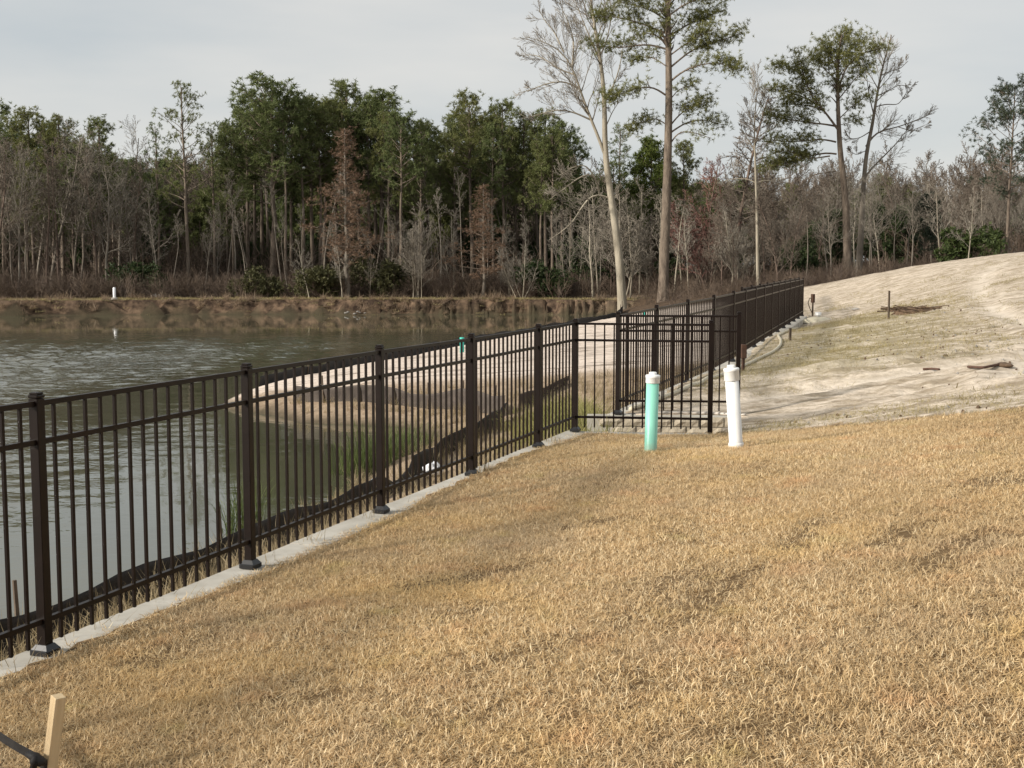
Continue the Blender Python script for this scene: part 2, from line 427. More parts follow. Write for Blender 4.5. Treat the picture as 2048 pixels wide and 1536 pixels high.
def strawmat(name, c0, c1, c2, trans=0.3):
    t = NT(name)
    tint = t.attr('tint').outputs['Fac']
    col = t.ramp(tint, (0.0, c0), (0.5, c1), (1.0, c2))
    n = t.noise(t.pos(), 0.55, 4, 0.6); n2 = t.noise(t.pos(), 2.6, 4, 0.6)
    n3 = t.noise(t.mapping(t.pos(), (1.0, 1.0, 1.0), (0, 0, 1.0)), 0.8, 5, 0.65)
    col = t.mix(t.ramp(n, (0.40, 0.0), (0.62, 0.5)), col, tuple(0.75 * a for a in c1))
    col = t.mix(t.ramp(n3, (0.52, 0.0), (0.66, 0.6)), col, (c1[0] * 0.74, c1[1] * 0.78, c1[2] * 0.92))
    col = t.mix(t.ramp(n3, (0.34, 0.6), (0.47, 0.0)), col, (c1[0] * 1.0, c1[1] * 0.98, c1[2] * 0.84))
    col = t.mix(t.ramp(n2, (0.56, 0.0), (0.72, 0.55)), col, (c1[0] * 0.95, c1[1] * 0.82, c1[2] * 0.8))
    col = t.mix(t.ramp(n2, (0.28, 0.45), (0.40, 0.0)), col, (c1[0] * 0.82, c1[1] * 0.92, c1[2] * 0.7))
    t.set(Base_Color=col, Roughness=0.7)
    t.b.inputs['Specular IOR Level'].default_value = 0.25
    tr = t.n.new('ShaderNodeBsdfTranslucent'); t.l.new(col, tr.inputs[0])
    mx = t.n.new('ShaderNodeMixShader'); mx.inputs[0].default_value = trans
    t.l.new(t.b.outputs[0], mx.inputs[1]); t.l.new(tr.outputs[0], mx.inputs[2]); t.l.new(mx.outputs[0], t.out.inputs[0])
strawmat('straw_lawn', (0.25, 0.152, 0.066), (0.74, 0.54, 0.295), (0.92, 0.78, 0.525))
strawmat('straw_bank', (0.19, 0.145, 0.075), (0.37, 0.295, 0.175), (0.55, 0.455, 0.30))
strawmat('straw_far', (0.10, 0.066, 0.042), (0.31, 0.225, 0.15), (0.52, 0.405, 0.285))
strawmat('straw_sand', (0.21, 0.18, 0.075), (0.36, 0.30, 0.15), (0.50, 0.41, 0.24))
strawmat('grass_green', (0.15, 0.155, 0.04), (0.27, 0.255, 0.09), (0.42, 0.37, 0.17))
strawmat('brush_twig', (0.06, 0.042, 0.03), (0.105, 0.075, 0.055), (0.16, 0.12, 0.085), 0.0)

# ------------------------------------------------------------------ mesh helpers
def mesh_from(name, V, Fc, mat, tint=None, smooth=False):
    """V (n,3); Fc: list of faces or list of (m,k) int arrays"""
    me = bpy.data.meshes.new(name)
    V = np.asarray(V, np.float32)
    arrs = Fc if isinstance(Fc, list) and len(Fc) and isinstance(Fc[0], np.ndarray) else None
    if arrs is None:
        me.from_pydata([tuple(map(float, v)) for v in V], [], [tuple(int(i) for i in f) for f in Fc])
    else:
        loops = np.concatenate([a.ravel() for a in arrs]).astype(np.int32)
        tot = np.concatenate([np.full(len(a), a.shape[1], np.int32) for a in arrs])
        start = np.r_[0, np.cumsum(tot)[:-1]].astype(np.int32)
        me.vertices.add(len(V)); me.vertices.foreach_set('co', V.ravel())
        me.loops.add(len(loops)); me.loops.foreach_set('vertex_index', loops)
        me.polygons.add(len(tot)); me.polygons.foreach_set('loop_start', start); me.polygons.foreach_set('loop_total', tot)
        me.update(calc_edges=True)
    if tint is not None:
        a = me.attributes.new('tint', 'FLOAT', 'POINT'); a.data.foreach_set('value', np.asarray(tint, np.float32))
    me.polygons.foreach_set('use_smooth', np.full(len(me.polygons), bool(smooth)))
    me.materials.append(MATS[mat] if isinstance(mat, str) else mat)
    me.validate()
    return me
def link(name, me, parent=None, loc=(0, 0, 0)):
    o = bpy.data.objects.new(name, me); COL.objects.link(o)
    o.location = [float(a) for a in loc]
    if parent is not None: o.parent = parent
    return o
def tag(o, label=None, cat=None, group=None, kind=None):
    if label: o['label'] = label
    if cat: o['category'] = cat
    if group: o['group'] = group
    if kind: o['kind'] = kind
    return o
def thing(name, label, cat, loc=(0, 0, 0), group=None, rz=0):
    o = link(name, None, None, loc); o.rotation_euler = (0, 0, rz)
    return tag(o, label, cat, group)

class MB:
    """collects tubes, boxes and free faces into one mesh"""
    def __init__(self): self.V = []; self.Q = []; self.T = []; self.N = []; self.n = 0; self.ti = []
    def add(self, V, faces, tint=0.5):
        V = np.asarray(V, float)
        for f in faces:
            (self.Q if len(f) == 4 else self.T if len(f) == 3 else self.N).append([i + self.n for i in f])
        self.V.append(V); self.n += len(V); self.ti.append(np.full(len(V), tint))
    def box(self, c, s, rz=0.0, bev=0.0, tilt=None):
        x, y, z = s[0] / 2, s[1] / 2, s[2] / 2
        b = min(bev, x * 0.6, y * 0.6, z * 0.6)
        rings = []
        prof = [(-z, b), (-z + b, 0), (z - b, 0), (z, b)] if b > 0 else [(-z, 0), (z, 0)]
        for (zz, ins) in prof:
            hx, hy = x - ins, y - ins
            if b > 0:
                c8 = b * 0.7
                rings.append([(-hx + c8, -hy, zz), (hx - c8, -hy, zz), (hx, -hy + c8, zz), (hx, hy - c8, zz), (hx - c8, hy, zz), (-hx + c8, hy, zz), (-hx, hy - c8, zz), (-hx, -hy + c8, zz)])
            else:
                rings.append([(-hx, -hy, zz), (hx, -hy, zz), (hx, hy, zz), (-hx, hy, zz)])
        k = len(rings[0])
        V = np.array([p for r in rings for p in r], float)
        if tilt is not None: V = V @ np.array(tilt).T
        ca, sa = math.cos(rz), math.sin(rz)
        V = V @ np.array([[ca, sa, 0], [-sa, ca, 0], [0, 0, 1]]) + np.array(c, float)
        f = [tuple(reversed(range(k)))]
        for r in range(len(rings) - 1):
            for i in range(k):
                j = (i + 1) % k
                f.append((r * k + i, r * k + j, (r + 1) * k + j, (r + 1) * k + i))
        f.append(tuple(range((len(rings) - 1) * k, len(rings) * k)))
        self.add(V, f)
    def tube(self, pts, rad, k=6, cap=True, tint=0.5):
        pts = np.asarray(pts, float); n = len(pts)
        rad = np.full(n, rad) if np.isscalar(rad) else np.asarray(rad, float)
        tg = np.gradient(pts, axis=0); tg /= np.linalg.norm(tg, axis=1, keepdims=True) + 1e-12
        ref = np.array([0, 0, 1.0]) if abs(tg[:, 2]).mean() < 0.8 else np.array([0, 1.0, 0])
        a = np.cross(tg, ref); a /= np.linalg.norm(a, axis=1, keepdims=True) + 1e-12
        b = np.cross(tg, a)
        an = np.arange(k) * 2 * math.pi / k
        ring = pts[:, None, :] + rad[:, None, None] * (np.cos(an)[None, :, None] * a[:, None, :] + np.sin(an)[None, :, None] * b[:, None, :])
        V = ring.reshape(-1, 3)
        i = np.arange(n - 1)[:, None] * k; j = np.arange(k)[None, :]; j2 = (j + 1) % k
        q = np.stack([i + j, i + k + j, i + k + j2, i + j2], -1).reshape(-1, 4) + self.n
        self.Q.extend(q.tolist())
        if cap and k >= 3:
            self.N.append([int(x) + self.n for x in range(k)]); self.N.append([int(x) + self.n + (n - 1) * k for x in reversed(range(k))])
        self.V.append(V); self.n += len(V); self.ti.append(np.full(len(V), tint))
    def tris(self, V, tint):
        """V (m,3,3) free triangles"""
        m = len(V)
        self.V.append(V.reshape(-1, 3)); idx = np.arange(m * 3).reshape(-1, 3) + self.n
        self.T.extend(idx.tolist()); self.n += m * 3
        self.ti.append(np.repeat(tint, 3))
    def mesh(self, name, mat, smooth=False, tint=False):
        fa = []
        if self.Q: fa.append(np.array(self.Q, np.int32))
        if self.T: fa.append(np.array(self.T, np.int32))
        byk = {}
        for f in self.N: byk.setdefault(len(f), []).append(f)
        for v in byk.values(): fa.append(np.array(v, np.int32))
        return mesh_from(name, np.vstack(self.V), fa, mat, np.concatenate(self.ti) if tint else None, smooth)
    def build(self, name, mat, parent=None, loc=(0, 0, 0), smooth=False, tint=False):
        return link(name, self.mesh(name, mat, smooth, tint), parent, loc)

# ------------------------------------------------------------------ ground, water
def graded(lo, a, b, hi, d, g=1.06, dmax=3.0):
    c = list(np.arange(a, b + 1e-6, d))
    x, s = b, d
    while x < hi:
        s = min(s * g, dmax); x += s; c.append(x)
    x, s, l = a, d, []
    while x > lo:
        s = min(s * g, dmax); x -= s; l.append(x)
    return np.array(l[::-1] + c)
gx = graded(-110, -5.2, 7.0, 110, 0.11, 1.035, 0.75)
gy1 = graded(-10, 2.0, 17.0, 72, 0.11, 1.035, 0.7)
gy = np.r_[gy1, np.arange(gy1[-1] + 0.45, 90, 0.45), graded(0, 90.2, 91, 300, 0.6, 1.08, 6.0)]
gy = np.unique(np.round(gy[(gy < 72.5) | (gy > 72)], 4))
gy = gy[np.r_[True, np.diff(gy) > 0.02]]
GX, GY = np.meshgrid(gx, gy)
gzv, zn = height(GX.ravel(), GY.ravel())
V = np.c_[GX.ravel(), GY.ravel(), gzv]
nx, ny = len(gx), len(gy)
i = (np.arange(ny - 1)[:, None] * nx + np.arange(nx - 1)[None, :]).ravel()
me = mesh_from('ground', V, [np.stack([i, i + 1, i + 1 + nx, i + nx], -1).astype(np.int32)], 'ground_mat', smooth=True)
X, Y = GX.ravel(), GY.ravel()
green = 0.75 * np.exp(-((X - 5.6 - (Y - 22) * 0.30) / 2.0) ** 2) * sstep(15.5, 19, Y) * (1 - sstep(29, 37, Y))
sl = (1 - zn['up']) * sstep(27.2, 28.4, Y + 0.12 * (X + 2)) * (zn['dfen'] > 0.4) * (1 - zn['far']) * (1 - sstep(66, 74, Y))
sl = sl * sstep(0.3, 1.2, zn['dfen'])
wood = np.maximum(sstep(2.2, 4.5, zn['dfar'] + 1.2 * fbm(X * .6, Y * .6, 77)) * zn['far'], sstep(58, 66, Y - (X - 12) * 0.1) * (X > 3) * (1 - zn['far']))
wood = np.maximum(wood, sstep(84, 92, Y))
bankw = zn['far'] * (1 - sstep(1.6, 2.6, zn['dfar']))
mudw = np.maximum(zn['pond'], (1 - sstep(0.05, 0.5, np.minimum(zn['dn'], zn['dfar'] * 1.2))) * (1 - zn['up']) * 0.85)
for nm_, arr in (('zone_a', (zn['lawn'], zn['sand'] * (1 - zn['far']), green)), ('zone_b', (wood, bankw, sl))):
    a = me.attributes.new(nm_, 'FLOAT_COLOR', 'POINT')
    a.data.foreach_set('color', np.c_[arr[0], arr[1], arr[2], np.ones(len(X))].astype(np.float32).ravel())
a = me.attributes.new('track', 'FLOAT', 'POINT'); a.data.foreach_set('value', zn['track'].astype(np.float32))
a = me.attributes.new('mud', 'FLOAT', 'POINT'); a.data.foreach_set('value', mudw.astype(np.float32))
ground = tag(link('ground', me), kind='structure')

wx = np.r_[np.arange(-115, -38, 2.5), np.arange(-38, 1.0, 0.16), np.arange(1.0, 16, 1.0)]; wy = np.r_[np.arange(-12, 7, 0.8), np.arange(7, 64, 0.15), np.arange(64, 100, 1.5)]
WX, WY = np.meshgrid(wx, wy); nx, ny = len(wx), len(wy)
i = (np.arange(ny - 1)[:, None] * nx + np.arange(nx - 1)[None, :]).ravel()
fx_, fy_ = WX.ravel(), WY.ravel()
dn, dfr = pdist(fx_, fy_, NS[::3]), pdist(fx_, fy_, FS[::2])
rip = sstep(20, 36, dfr + 8 * fbm(fx_ * .08, fy_ * .08, 4)) * (0.06 + 0.94 * sstep(2.0, 9, dn))
gust = np.clip(0.70 + 1.4 * fbm(fx_ * .16, fy_ * .10, 14), 0.3, 1.0)
rx, ry = fx_ * .91 + fy_ * .42, -fx_ * .42 + fy_ * .91
wz = 0.03 * fbm(rx * 1.0, ry * 1.5, 15, 2) + 0.17 * fbm(rx * 2.6 + 3, ry * 3.0, 16, 1) * (0.45 + 0.55 * sstep(20, 34, fy_))
wz = wz * rip * gust * sstep(6, 16, fy_ + 4) * (1 - sstep(56, 63, fy_)) * sstep(-38, -33, fx_)
me = mesh_from('water', np.c_[fx_, fy_, wz], [np.stack([i, i + 1, i + 1 + nx, i + nx], -1).astype(np.int32)], 'water_mat', smooth=True)
a = me.attributes.new('ripple', 'FLOAT', 'POINT'); a.data.foreach_set('value', rip.astype(np.float32))
tag(link('water', me), kind='structure')

# ------------------------------------------------------------------ fences
POST_H, PW = 1.22, 0.052
mb = MB(); mb.box((0, 0, POST_H / 2), (PW, PW, POST_H), 0, 0.004); post_me = mb.mesh('post', 'fence_black')
mb = MB(); mb.box((0, 0, POST_H + 0.009), (0.0555, 0.0555, 0.014), 0, 0.004); mb.box((0, 0, POST_H + 0.022), (0.046, 0.046, 0.012), 0, 0.008); cap_me = mb.mesh('cap', 'fence_black')
mb = MB(); mb.box((0, 0, 0.015), (0.100, 0.100, 0.030), 0, 0.004)
mb.add([(-.045, -.045, .03), (.045, -.045, .03), (.045, .045, .03), (-.045, .045, .03), (-.030, -.030, .052), (.030, -.030, .052), (.030, .030, .052), (-.030, .030, .052)],
       [(0, 1, 5, 4), (1, 2, 6, 5), (2, 3, 7, 6), (3, 0, 4, 7), (4, 5, 6, 7)])
cover_me = mb.mesh('base_cover', 'fence_cover')
mb = MB(); mb.box((0, 0, 0.625), (0.0165, 0.0165, 1.15), 0, 0.002); picket_me = mb.mesh('picket', 'fence_black')
RAILS = (1.195, 1.015, 0.165)
def fence_run(root, pts, zs, posts=None, endcover=True, skip_first=False, npick=None):
    """posts at pts; bays of rails and pickets between them"""
    loc0 = Vector(root.location)
    for k, (p, z) in enumerate(zip(pts, zs)):
        d = pts[min(k + 1, len(pts) - 1)] - pts[max(k - 1, 0)]
        rz = math.atan2(d[1], d[0])
        if not (skip_first and k == 0):
            o = link('post', post_me, root, Vector((p[0], p[1], z)) - loc0); o.rotation_euler = (0, 0, rz)
            c = link('cap', cap_me, o)
            if endcover or k < len(pts) - 1: link('base_cover', cover_me, o)
        if k == len(pts) - 1: break
        q, zq = pts[k + 1], zs[k + 1]
        v = np.r_[q - p, zq - z]; L = np.hypot(v[0], v[1]); rb = math.atan2(v[1], v[0])
        n = npick or max(3, int(round(L / 0.1125)) - 1)
        for i in range(n):
            f = (i + 1) / (n + 1)
            o = link('picket', picket_me, root, Vector((p[0] + v[0] * f, p[1] + v[1] * f, z + v[2] * f)) - loc0); o.rotation_euler = (0, 0, rb)
        for h in RAILS:
            a = np.array([p[0], p[1], z + h]) + v / L * (PW / 2 + 0.001); b = np.array([q[0], q[1], zq + h]) - v / L * (PW / 2 + 0.001)
            a -= np.array(loc0); b -= np.array(loc0)
            m = MB(); dirn = (b - a) / np.linalg.norm(b - a); s = np.array([-dirn[1], dirn[0], 0]) * 0.0125; u = np.array([0, 0, 0.0125])
            m.add([a - s - u, a + s - u, a + s + u, a - s + u, b - s - u, b + s - u, b + s + u, b - s + u],
                  [(0, 1, 2, 3), (7, 6, 5, 4), (0, 4, 5, 1), (1, 5, 6, 2), (2, 6, 7, 3), (3, 7, 4, 0)])
            m.build('rail', 'fence_black', root)
FZ = FENCE_Z + EYE
fence1 = thing('picket_fence', 'black metal picket fence running along the concrete kerb of the brown lawn', 'fence', (near_posts[0][0], near_posts[0][1], FZ))
pts1 = [np.array(p) for p in near_posts]
fence_run(fence1, pts1, [FZ + 0.004 * math.sin(k * 2.1) for k in range(len(pts1))])
fence_run(fence1, [P6, GP], [FZ, FZ - 0.01], endcover=False, skip_first=True, npick=13)
fence2 = thing('picket_fence', 'black metal picket fence beyond the gap, running away towards the wood along the sandy lot', 'fence', (F0[0], F0[1], -1.80 + EYE))
z2 = [EYE - 1.80 + 0.11 * min(k, 4) / 4 + 0.05 * max(0, k - 4) / 10 for k in range(len(far_posts))]
fence_run(fence2, far_posts, z2)
fence_run(fence2, [F0, BP], [z2[0], z2[0]], endcover=False, skip_first=True, npick=12)
b0, b1 = P(1484, 574, 31.0), P(1598, 554, 50.0)
f3 = [np.array(b0[:2]) + (np.array(b1[:2]) - np.array(b0[:2])) * k / 9 for k in range(10)]
z3 = [b0[2] - 1.24 + (b1[2] - b0[2]) * k / 9 for k in range(10)]
fence3 = thing('picket_fence', 'farthest black picket fence, only its top rail showing over the long fence', 'fence', (f3[0][0], f3[0][1], z3[0]))
fence_run(fence3, f3, z3)

# kerbs under the fences
def strip(name, pts, zs, w0, w1, depth, mat, root=None, seg=0.6, jitter=0.002):
    """concrete strip following pts (2D), top at zs, from -w0 (pond side) to +w1"""
    P2, ZZ = [], []
    for (a, b, za, zb_) in zip(pts[:-1], pts[1:], zs[:-1], zs[1:]):
        n = max(1, int(np.hypot(*(np.array(b) - a)) / seg))
        for i in range(n):
            P2.append(np.array(a) + (np.array(b) - a) * i / n); ZZ.append(za + (zb_ - za) * i / n)
    P2.append(np.array(pts[-1])); ZZ.append(zs[-1])
    P2 = np.array(P2); ZZ = np.array(ZZ)
    t_ = np.gradient(P2, axis=0); t_ /= np.linalg.norm(t_, axis=1, keepdims=True)
    nrm = np.c_[t_[:, 1], -t_[:, 0]]
    ring = []
    for k in range(len(P2)):
        j = (vnoise(np.array([k * 1.7]), np.array([0.3]), 5)[0] - 0.5) * jitter
        a, b = P2[k] - nrm[k] * w0, P2[k] + nrm[k] * (w1 + j)
        z = ZZ[k] + j * 0.5
        e = 0.012
        a2, b2 = P2[k] - nrm[k] * (w0 - e), P2[k] + nrm[k] * (w1 + j - e)
        ring.append([(*a, z - depth), (*a, z - e), (*a2, z), (*b2, z), (*b, z - e), (*b, z - depth)])
    V = np.array(ring).reshape(-1, 3); k = 6; fc = []
    for r in range(len(P2) - 1):
        for i in range(k):
            j = (i + 1) % k
            fc.append((r * k + i, r * k + j, (r + 1) * k + j, (r + 1) * k + i))
    fc.append(tuple(range(k))); fc.append(tuple(reversed(range((len(P2) - 1) * k, len(P2) * k))))
    m = MB(); m.add(V, fc)
    return m.build(name, mat, root)
kerb = thing('concrete_kerb', 'pale concrete kerb edging the brown lawn under the near fence', 'kerb')
kp = pts1 + [P6 + FD * 0.10]
k0, kL = kp[0], float(np.dot(kp[-1] - kp[0], FD)); ns = 8
for k in range(ns):
    a_, b_ = kL * k / ns + 0.005, kL * (k + 1) / ns - 0.005
    strip('kerb_section', [k0 + FD * a_, k0 + FD * b_], [FZ - 0.002 + 0.003 * math.sin(k * 3.3)] * 2, 0.13, 0.15 + 0.004 * math.cos(k * 2.2), 0.55, 'concrete', kerb)
o = strip('concrete_kerb', [P6 + np.array([0.16, -0.013]), GP + np.array([0.06, -0.005])], [FZ - 0.012, FZ - 0.016], 0.12, 0.10, 0.5, 'concrete')
tag(o, 'short concrete kerb under the fence panel behind the green standpipe', 'kerb')
o = strip('concrete_kerb', far_posts, [z - 0.004 for z in z2], 0.14, 0.17, 0.6, 'concrete')
tag(o, 'pale concrete kerb under the long far fence beside the sandy ground', 'kerb')

# block wall under the second panel (faces the camera through the gap)
wall = thing('retaining_wall', 'tan split-face block wall seen through the fence panel behind the green pipe', 'wall', (1.05, 14.92, z2[0] - 0.6))
wdir = (BP - F0) / np.linalg.norm(BP - F0); wnrm = np.array([wdir[1], -wdir[0]])
w_org = F0 - wdir * 0.22 + wnrm * 0.13
blk = []
for v_ in range(4):
    g = np.random.default_rng(50 + v_)
    n = 5
    Vb, Fb = [], []
    W, Hh, D = 0.282, 0.112, 0.20
    for a in range(n):
        for b in range(3):
            edge = a in (0, n - 1) or b in (0, 2)
            Vb.append((W * a / (n - 1), -(0.0 if edge else 0.012 + 0.022 * g.random()) , Hh * b / 2))
    nb_ = len(Vb)
    for a in range(n - 1):
        for b in range(2):
            i = a * 3 + b
            Fb.append((i, i + 3, i + 4, i + 1))
    Vb += [(0, D, 0), (W, D, 0), (W, D, Hh), (0, D, Hh)]
    i0, i1, i2, i3 = 0, (n - 1) * 3, (n - 1) * 3 + 2, 2
    Fb += [(i0, nb_, nb_ + 1, i1), (i1, nb_ + 1, nb_ + 2, i2), (i2, nb_ + 2, nb_ + 3, i3), (i3, nb_ + 3, nb_, i0)]
    m = MB(); m.add(Vb, Fb); blk.append(m.mesh('block', 'block_tan'))
ang = math.atan2(wdir[1], wdir[0])
for c_ in range(5):
    for k in range(6):
        off = k * 0.30 + (0.15 if c_ % 2 else 0.0) + 0.0
        p = w_org + wdir * off + wnrm * (0.012 * c_)
        o = link('block', blk[(k * 3 + c_) % 4], wall, Vector((p[0], p[1], z2[0] - 0.004 - 0.122 * (c_ + 1) + 0.0)) - wall.location)
        o.rotation_euler = (0, 0, ang)
m = MB(); cpt = w_org + wdir * 0.9 - wnrm * 0.12
m.box((cpt[0] - wall.location.x, cpt[1] - wall.location.y, 0.3), (2.1, 0.2, 0.58), ang); m.build('backfill', 'concrete', wall)

# ------------------------------------------------------------------ standpipes
def lathe(prof, k=24):
    V, Fc = [], []
    for (r, z) in prof:
        for i in range(k):
            a = 2 * math.pi * i / k; V.append((r * math.cos(a), r * math.sin(a), z))
    for j in range(len(prof) - 1):
        for i in range(k):
            i2 = (i + 1) % k
            Fc.append((j * k + i, j * k + i2, (j + 1) * k + i2, (j + 1) * k + i))
    Fc.append(tuple(range((len(prof) - 1) * k, len(prof) * k)))
    return V, Fc
def lathe_obj(name, prof, mat, parent, loc=(0, 0, 0), k=24):
    V, Fc = lathe(prof, k); m = MB(); m.add(V, Fc)
    me = m.mesh(name, mat)
    me.polygons.foreach_set('use_smooth', [len(p.vertices) == 4 and abs(p.normal.z) < 0.3 for p in me.polygons])
    return link(name, me, parent, loc)
def standpipe(u, vb, ut, vt, Y, r, mat, name, label, capm='pvc_white', collar=False):
    b, tp = P(u, vb, Y), P(ut, vt, Y - 0.02)
    g = gz(b[0], b[1]); b[2] = min(b[2], g + 0.03)
    L = np.linalg.norm(tp - b)
    root = thing(name, label, 'pipe', b)
    root.rotation_euler = Vector((0, 0, 1)).rotation_difference(Vector(tp - b)).to_euler()
    hub = 1.75 if collar else 1.2
    cl = r * (hub - 0.3)
    h = L - cl * 1.0
    lathe_obj('pipe_body', [(r, -0.25), (r, h), (r * 0.9, h)], mat, root)
    cz = h - r * 0.75
    lathe_obj('cap', [(r * 1.10, cz), (r * 1.13, cz + r * 0.08), (r * 1.13, cz + r * (hub - .4)), (r * 1.16, cz + r * (hub - .36)), (r * 1.16, cz + r * hub), (r * 1.04, cz + r * (hub + .08)),
                      (r * 0.62, cz + r * (hub + .1)), (r * 0.60, cz + r * (hub + .48)), (r * 0.5, cz + r * (hub + .53))], capm, root, k=28)
    if collar:
        lathe_obj('collar', [(r * 1.02, 0.0), (r * 1.15, 0.01), (r * 1.15, 0.075), (r * 1.03, 0.085)], capm, root)
    return root
standpipe(1301, 906, 1306, 745, 11.3, 0.0575, 'pvc_green', 'green_standpipe', 'mint green standpipe with a white cap standing in the brown lawn')
standpipe(1473, 903, 1462, 731, 11.3, 0.0615, 'pvc_white', 'white_standpipe', 'leaning white pipe with a white screw cap in the brown lawn', collar=True)
for (u, v0, v1, lab) in ((924, 705, 676, 'small teal pipe standing in the sandy slope behind the near fence'), (1288, 634, 624, 'tiny teal pipe top farther up the sandy slope behind the long fence')):
    g = G(u, v0); hgt_ = max(0.25, (v0 - v1) / F * g[1])
    root = thing('teal_pipe', lab, 'pipe', g)
    lathe_obj('pipe_body', [(0.062, -0.2), (0.062, hgt_), (0.05, hgt_)], 'pvc_teal', root, k=14)
    lathe_obj('cap', [(0.068, hgt_ - 0.03), (0.068, hgt_ + 0.015), (0.03, hgt_ + 0.02)], 'pvc_teal', root, k=14)
g = G(1636, 642)
root = thing('cleanout_cap', 'low white pipe cap on a small sand mound near the far fence end', 'pipe', g)
lathe_obj('pipe_body', [(0.055, -0.1), (0.055, 0.20), (0.045, 0.2)], 'pvc_white', root, k=14)
lathe_obj('cap', [(0.10, 0.17), (0.10, 0.26), (0.06, 0.27)], 'pvc_white', root, k=14)
m = MB()
for k in range(9):
    pass
Vm, Fm = lathe([(0.55, -0.05), (0.42, 0.05), (0.25, 0.11), (0.05, 0.14)], 14)
m.add(np.array(Vm) * np.array([1, 0.8, 1]), Fm); m.build('sand_mound', 'hose_tan', root, smooth=True)

# ------------------------------------------------------------------ lower-left stake with its strap
sb, stp = P(92, 1600, 4.05), P(117, 1392, 4.02)
root = thing('wooden_stake', 'pale square wooden stake leaning in the lawn beside the near fence end', 'stake', sb)
root.rotation_euler = Vector((0, 0, 1)).rotation_difference(Vector(stp - sb)).to_euler()
L = float(np.linalg.norm(stp - sb))
m = MB(); m.box((0, 0, L / 2), (0.037, 0.037, L), R(46), 0.0015); m.build('shaft', 'stake_wood', root)
root = thing('strap', 'black webbing strap tied round the wooden stake and running out of frame', 'strap', P(95, 1524, 4.04))
m = MB(); m.box((0, 0, 0.0), (0.047, 0.046, 0.036), R(46), 0.004)
m.build('wrap', 'strap_black', root)
l0 = np.array(root.location)
kn = P(73, 1518, 4.0) - l0
m = MB(); m.tube([kn + (-0.03, -0.005, 0.02), kn + (0, -0.012, 0.012), kn + (0.018, -0.01, -0.006), kn + (0.03, -0.002, -0.012)], [0.010, 0.017, 0.018, 0.010], 8)
m.tube([kn + (0.004, -0.015, 0.018), kn + (0.0, -0.022, 0.0), kn + (-0.004, -0.012, -0.022)], [0.012, 0.014, 0.010], 7); m.build('knot', 'strap_black', root, smooth=True)
def ribbon(m, pts, w, wdir=(0, 0, 1), th=0.002):
    pts = np.array(pts); wd = np.array(wdir, float)
    tg = np.gradient(pts, axis=0); tg /= np.linalg.norm(tg, axis=1, keepdims=True)
    nr = np.cross(tg, wd); nr /= np.linalg.norm(nr, axis=1, keepdims=True); wv = np.cross(nr, tg)
    V = np.stack([pts - wv * w / 2 - nr * th, pts + wv * w / 2 - nr * th, pts + wv * w / 2 + nr * th, pts - wv * w / 2 + nr * th], 1).reshape(-1, 3)
    fc = []
    for r in range(len(pts) - 1):
        for i in range(4):
            j = (i + 1) % 4
            fc.append((r * 4 + i, r * 4 + j, r * 4 + 4 + j, r * 4 + 4 + i))
    fc += [(3, 2, 1, 0), tuple(len(pts) * 4 - 4 + i for i in range(4))]
    m.add(V, fc)
m = MB(); a, b = kn + (-0.01, 0, 0.01), P(-60, 1425, 4.35) - l0
ribbon(m, [a + (b - a) * f + (0, 0, -0.012 * math.sin(math.pi * f)) for f in np.linspace(0, 1, 8)], 0.030); m.build('strap_band', 'strap_black', root)
m = MB(); ribbon(m, [kn + (0.0, -0.012, 0.0), kn + (-0.008, -0.016, -0.03), kn + (-0.006, -0.01, -0.07), kn + (-0.02, -0.005, -0.12)], 0.022, (1, 0, 0.2)); m.build('strap_tail', 'strap_black', root)

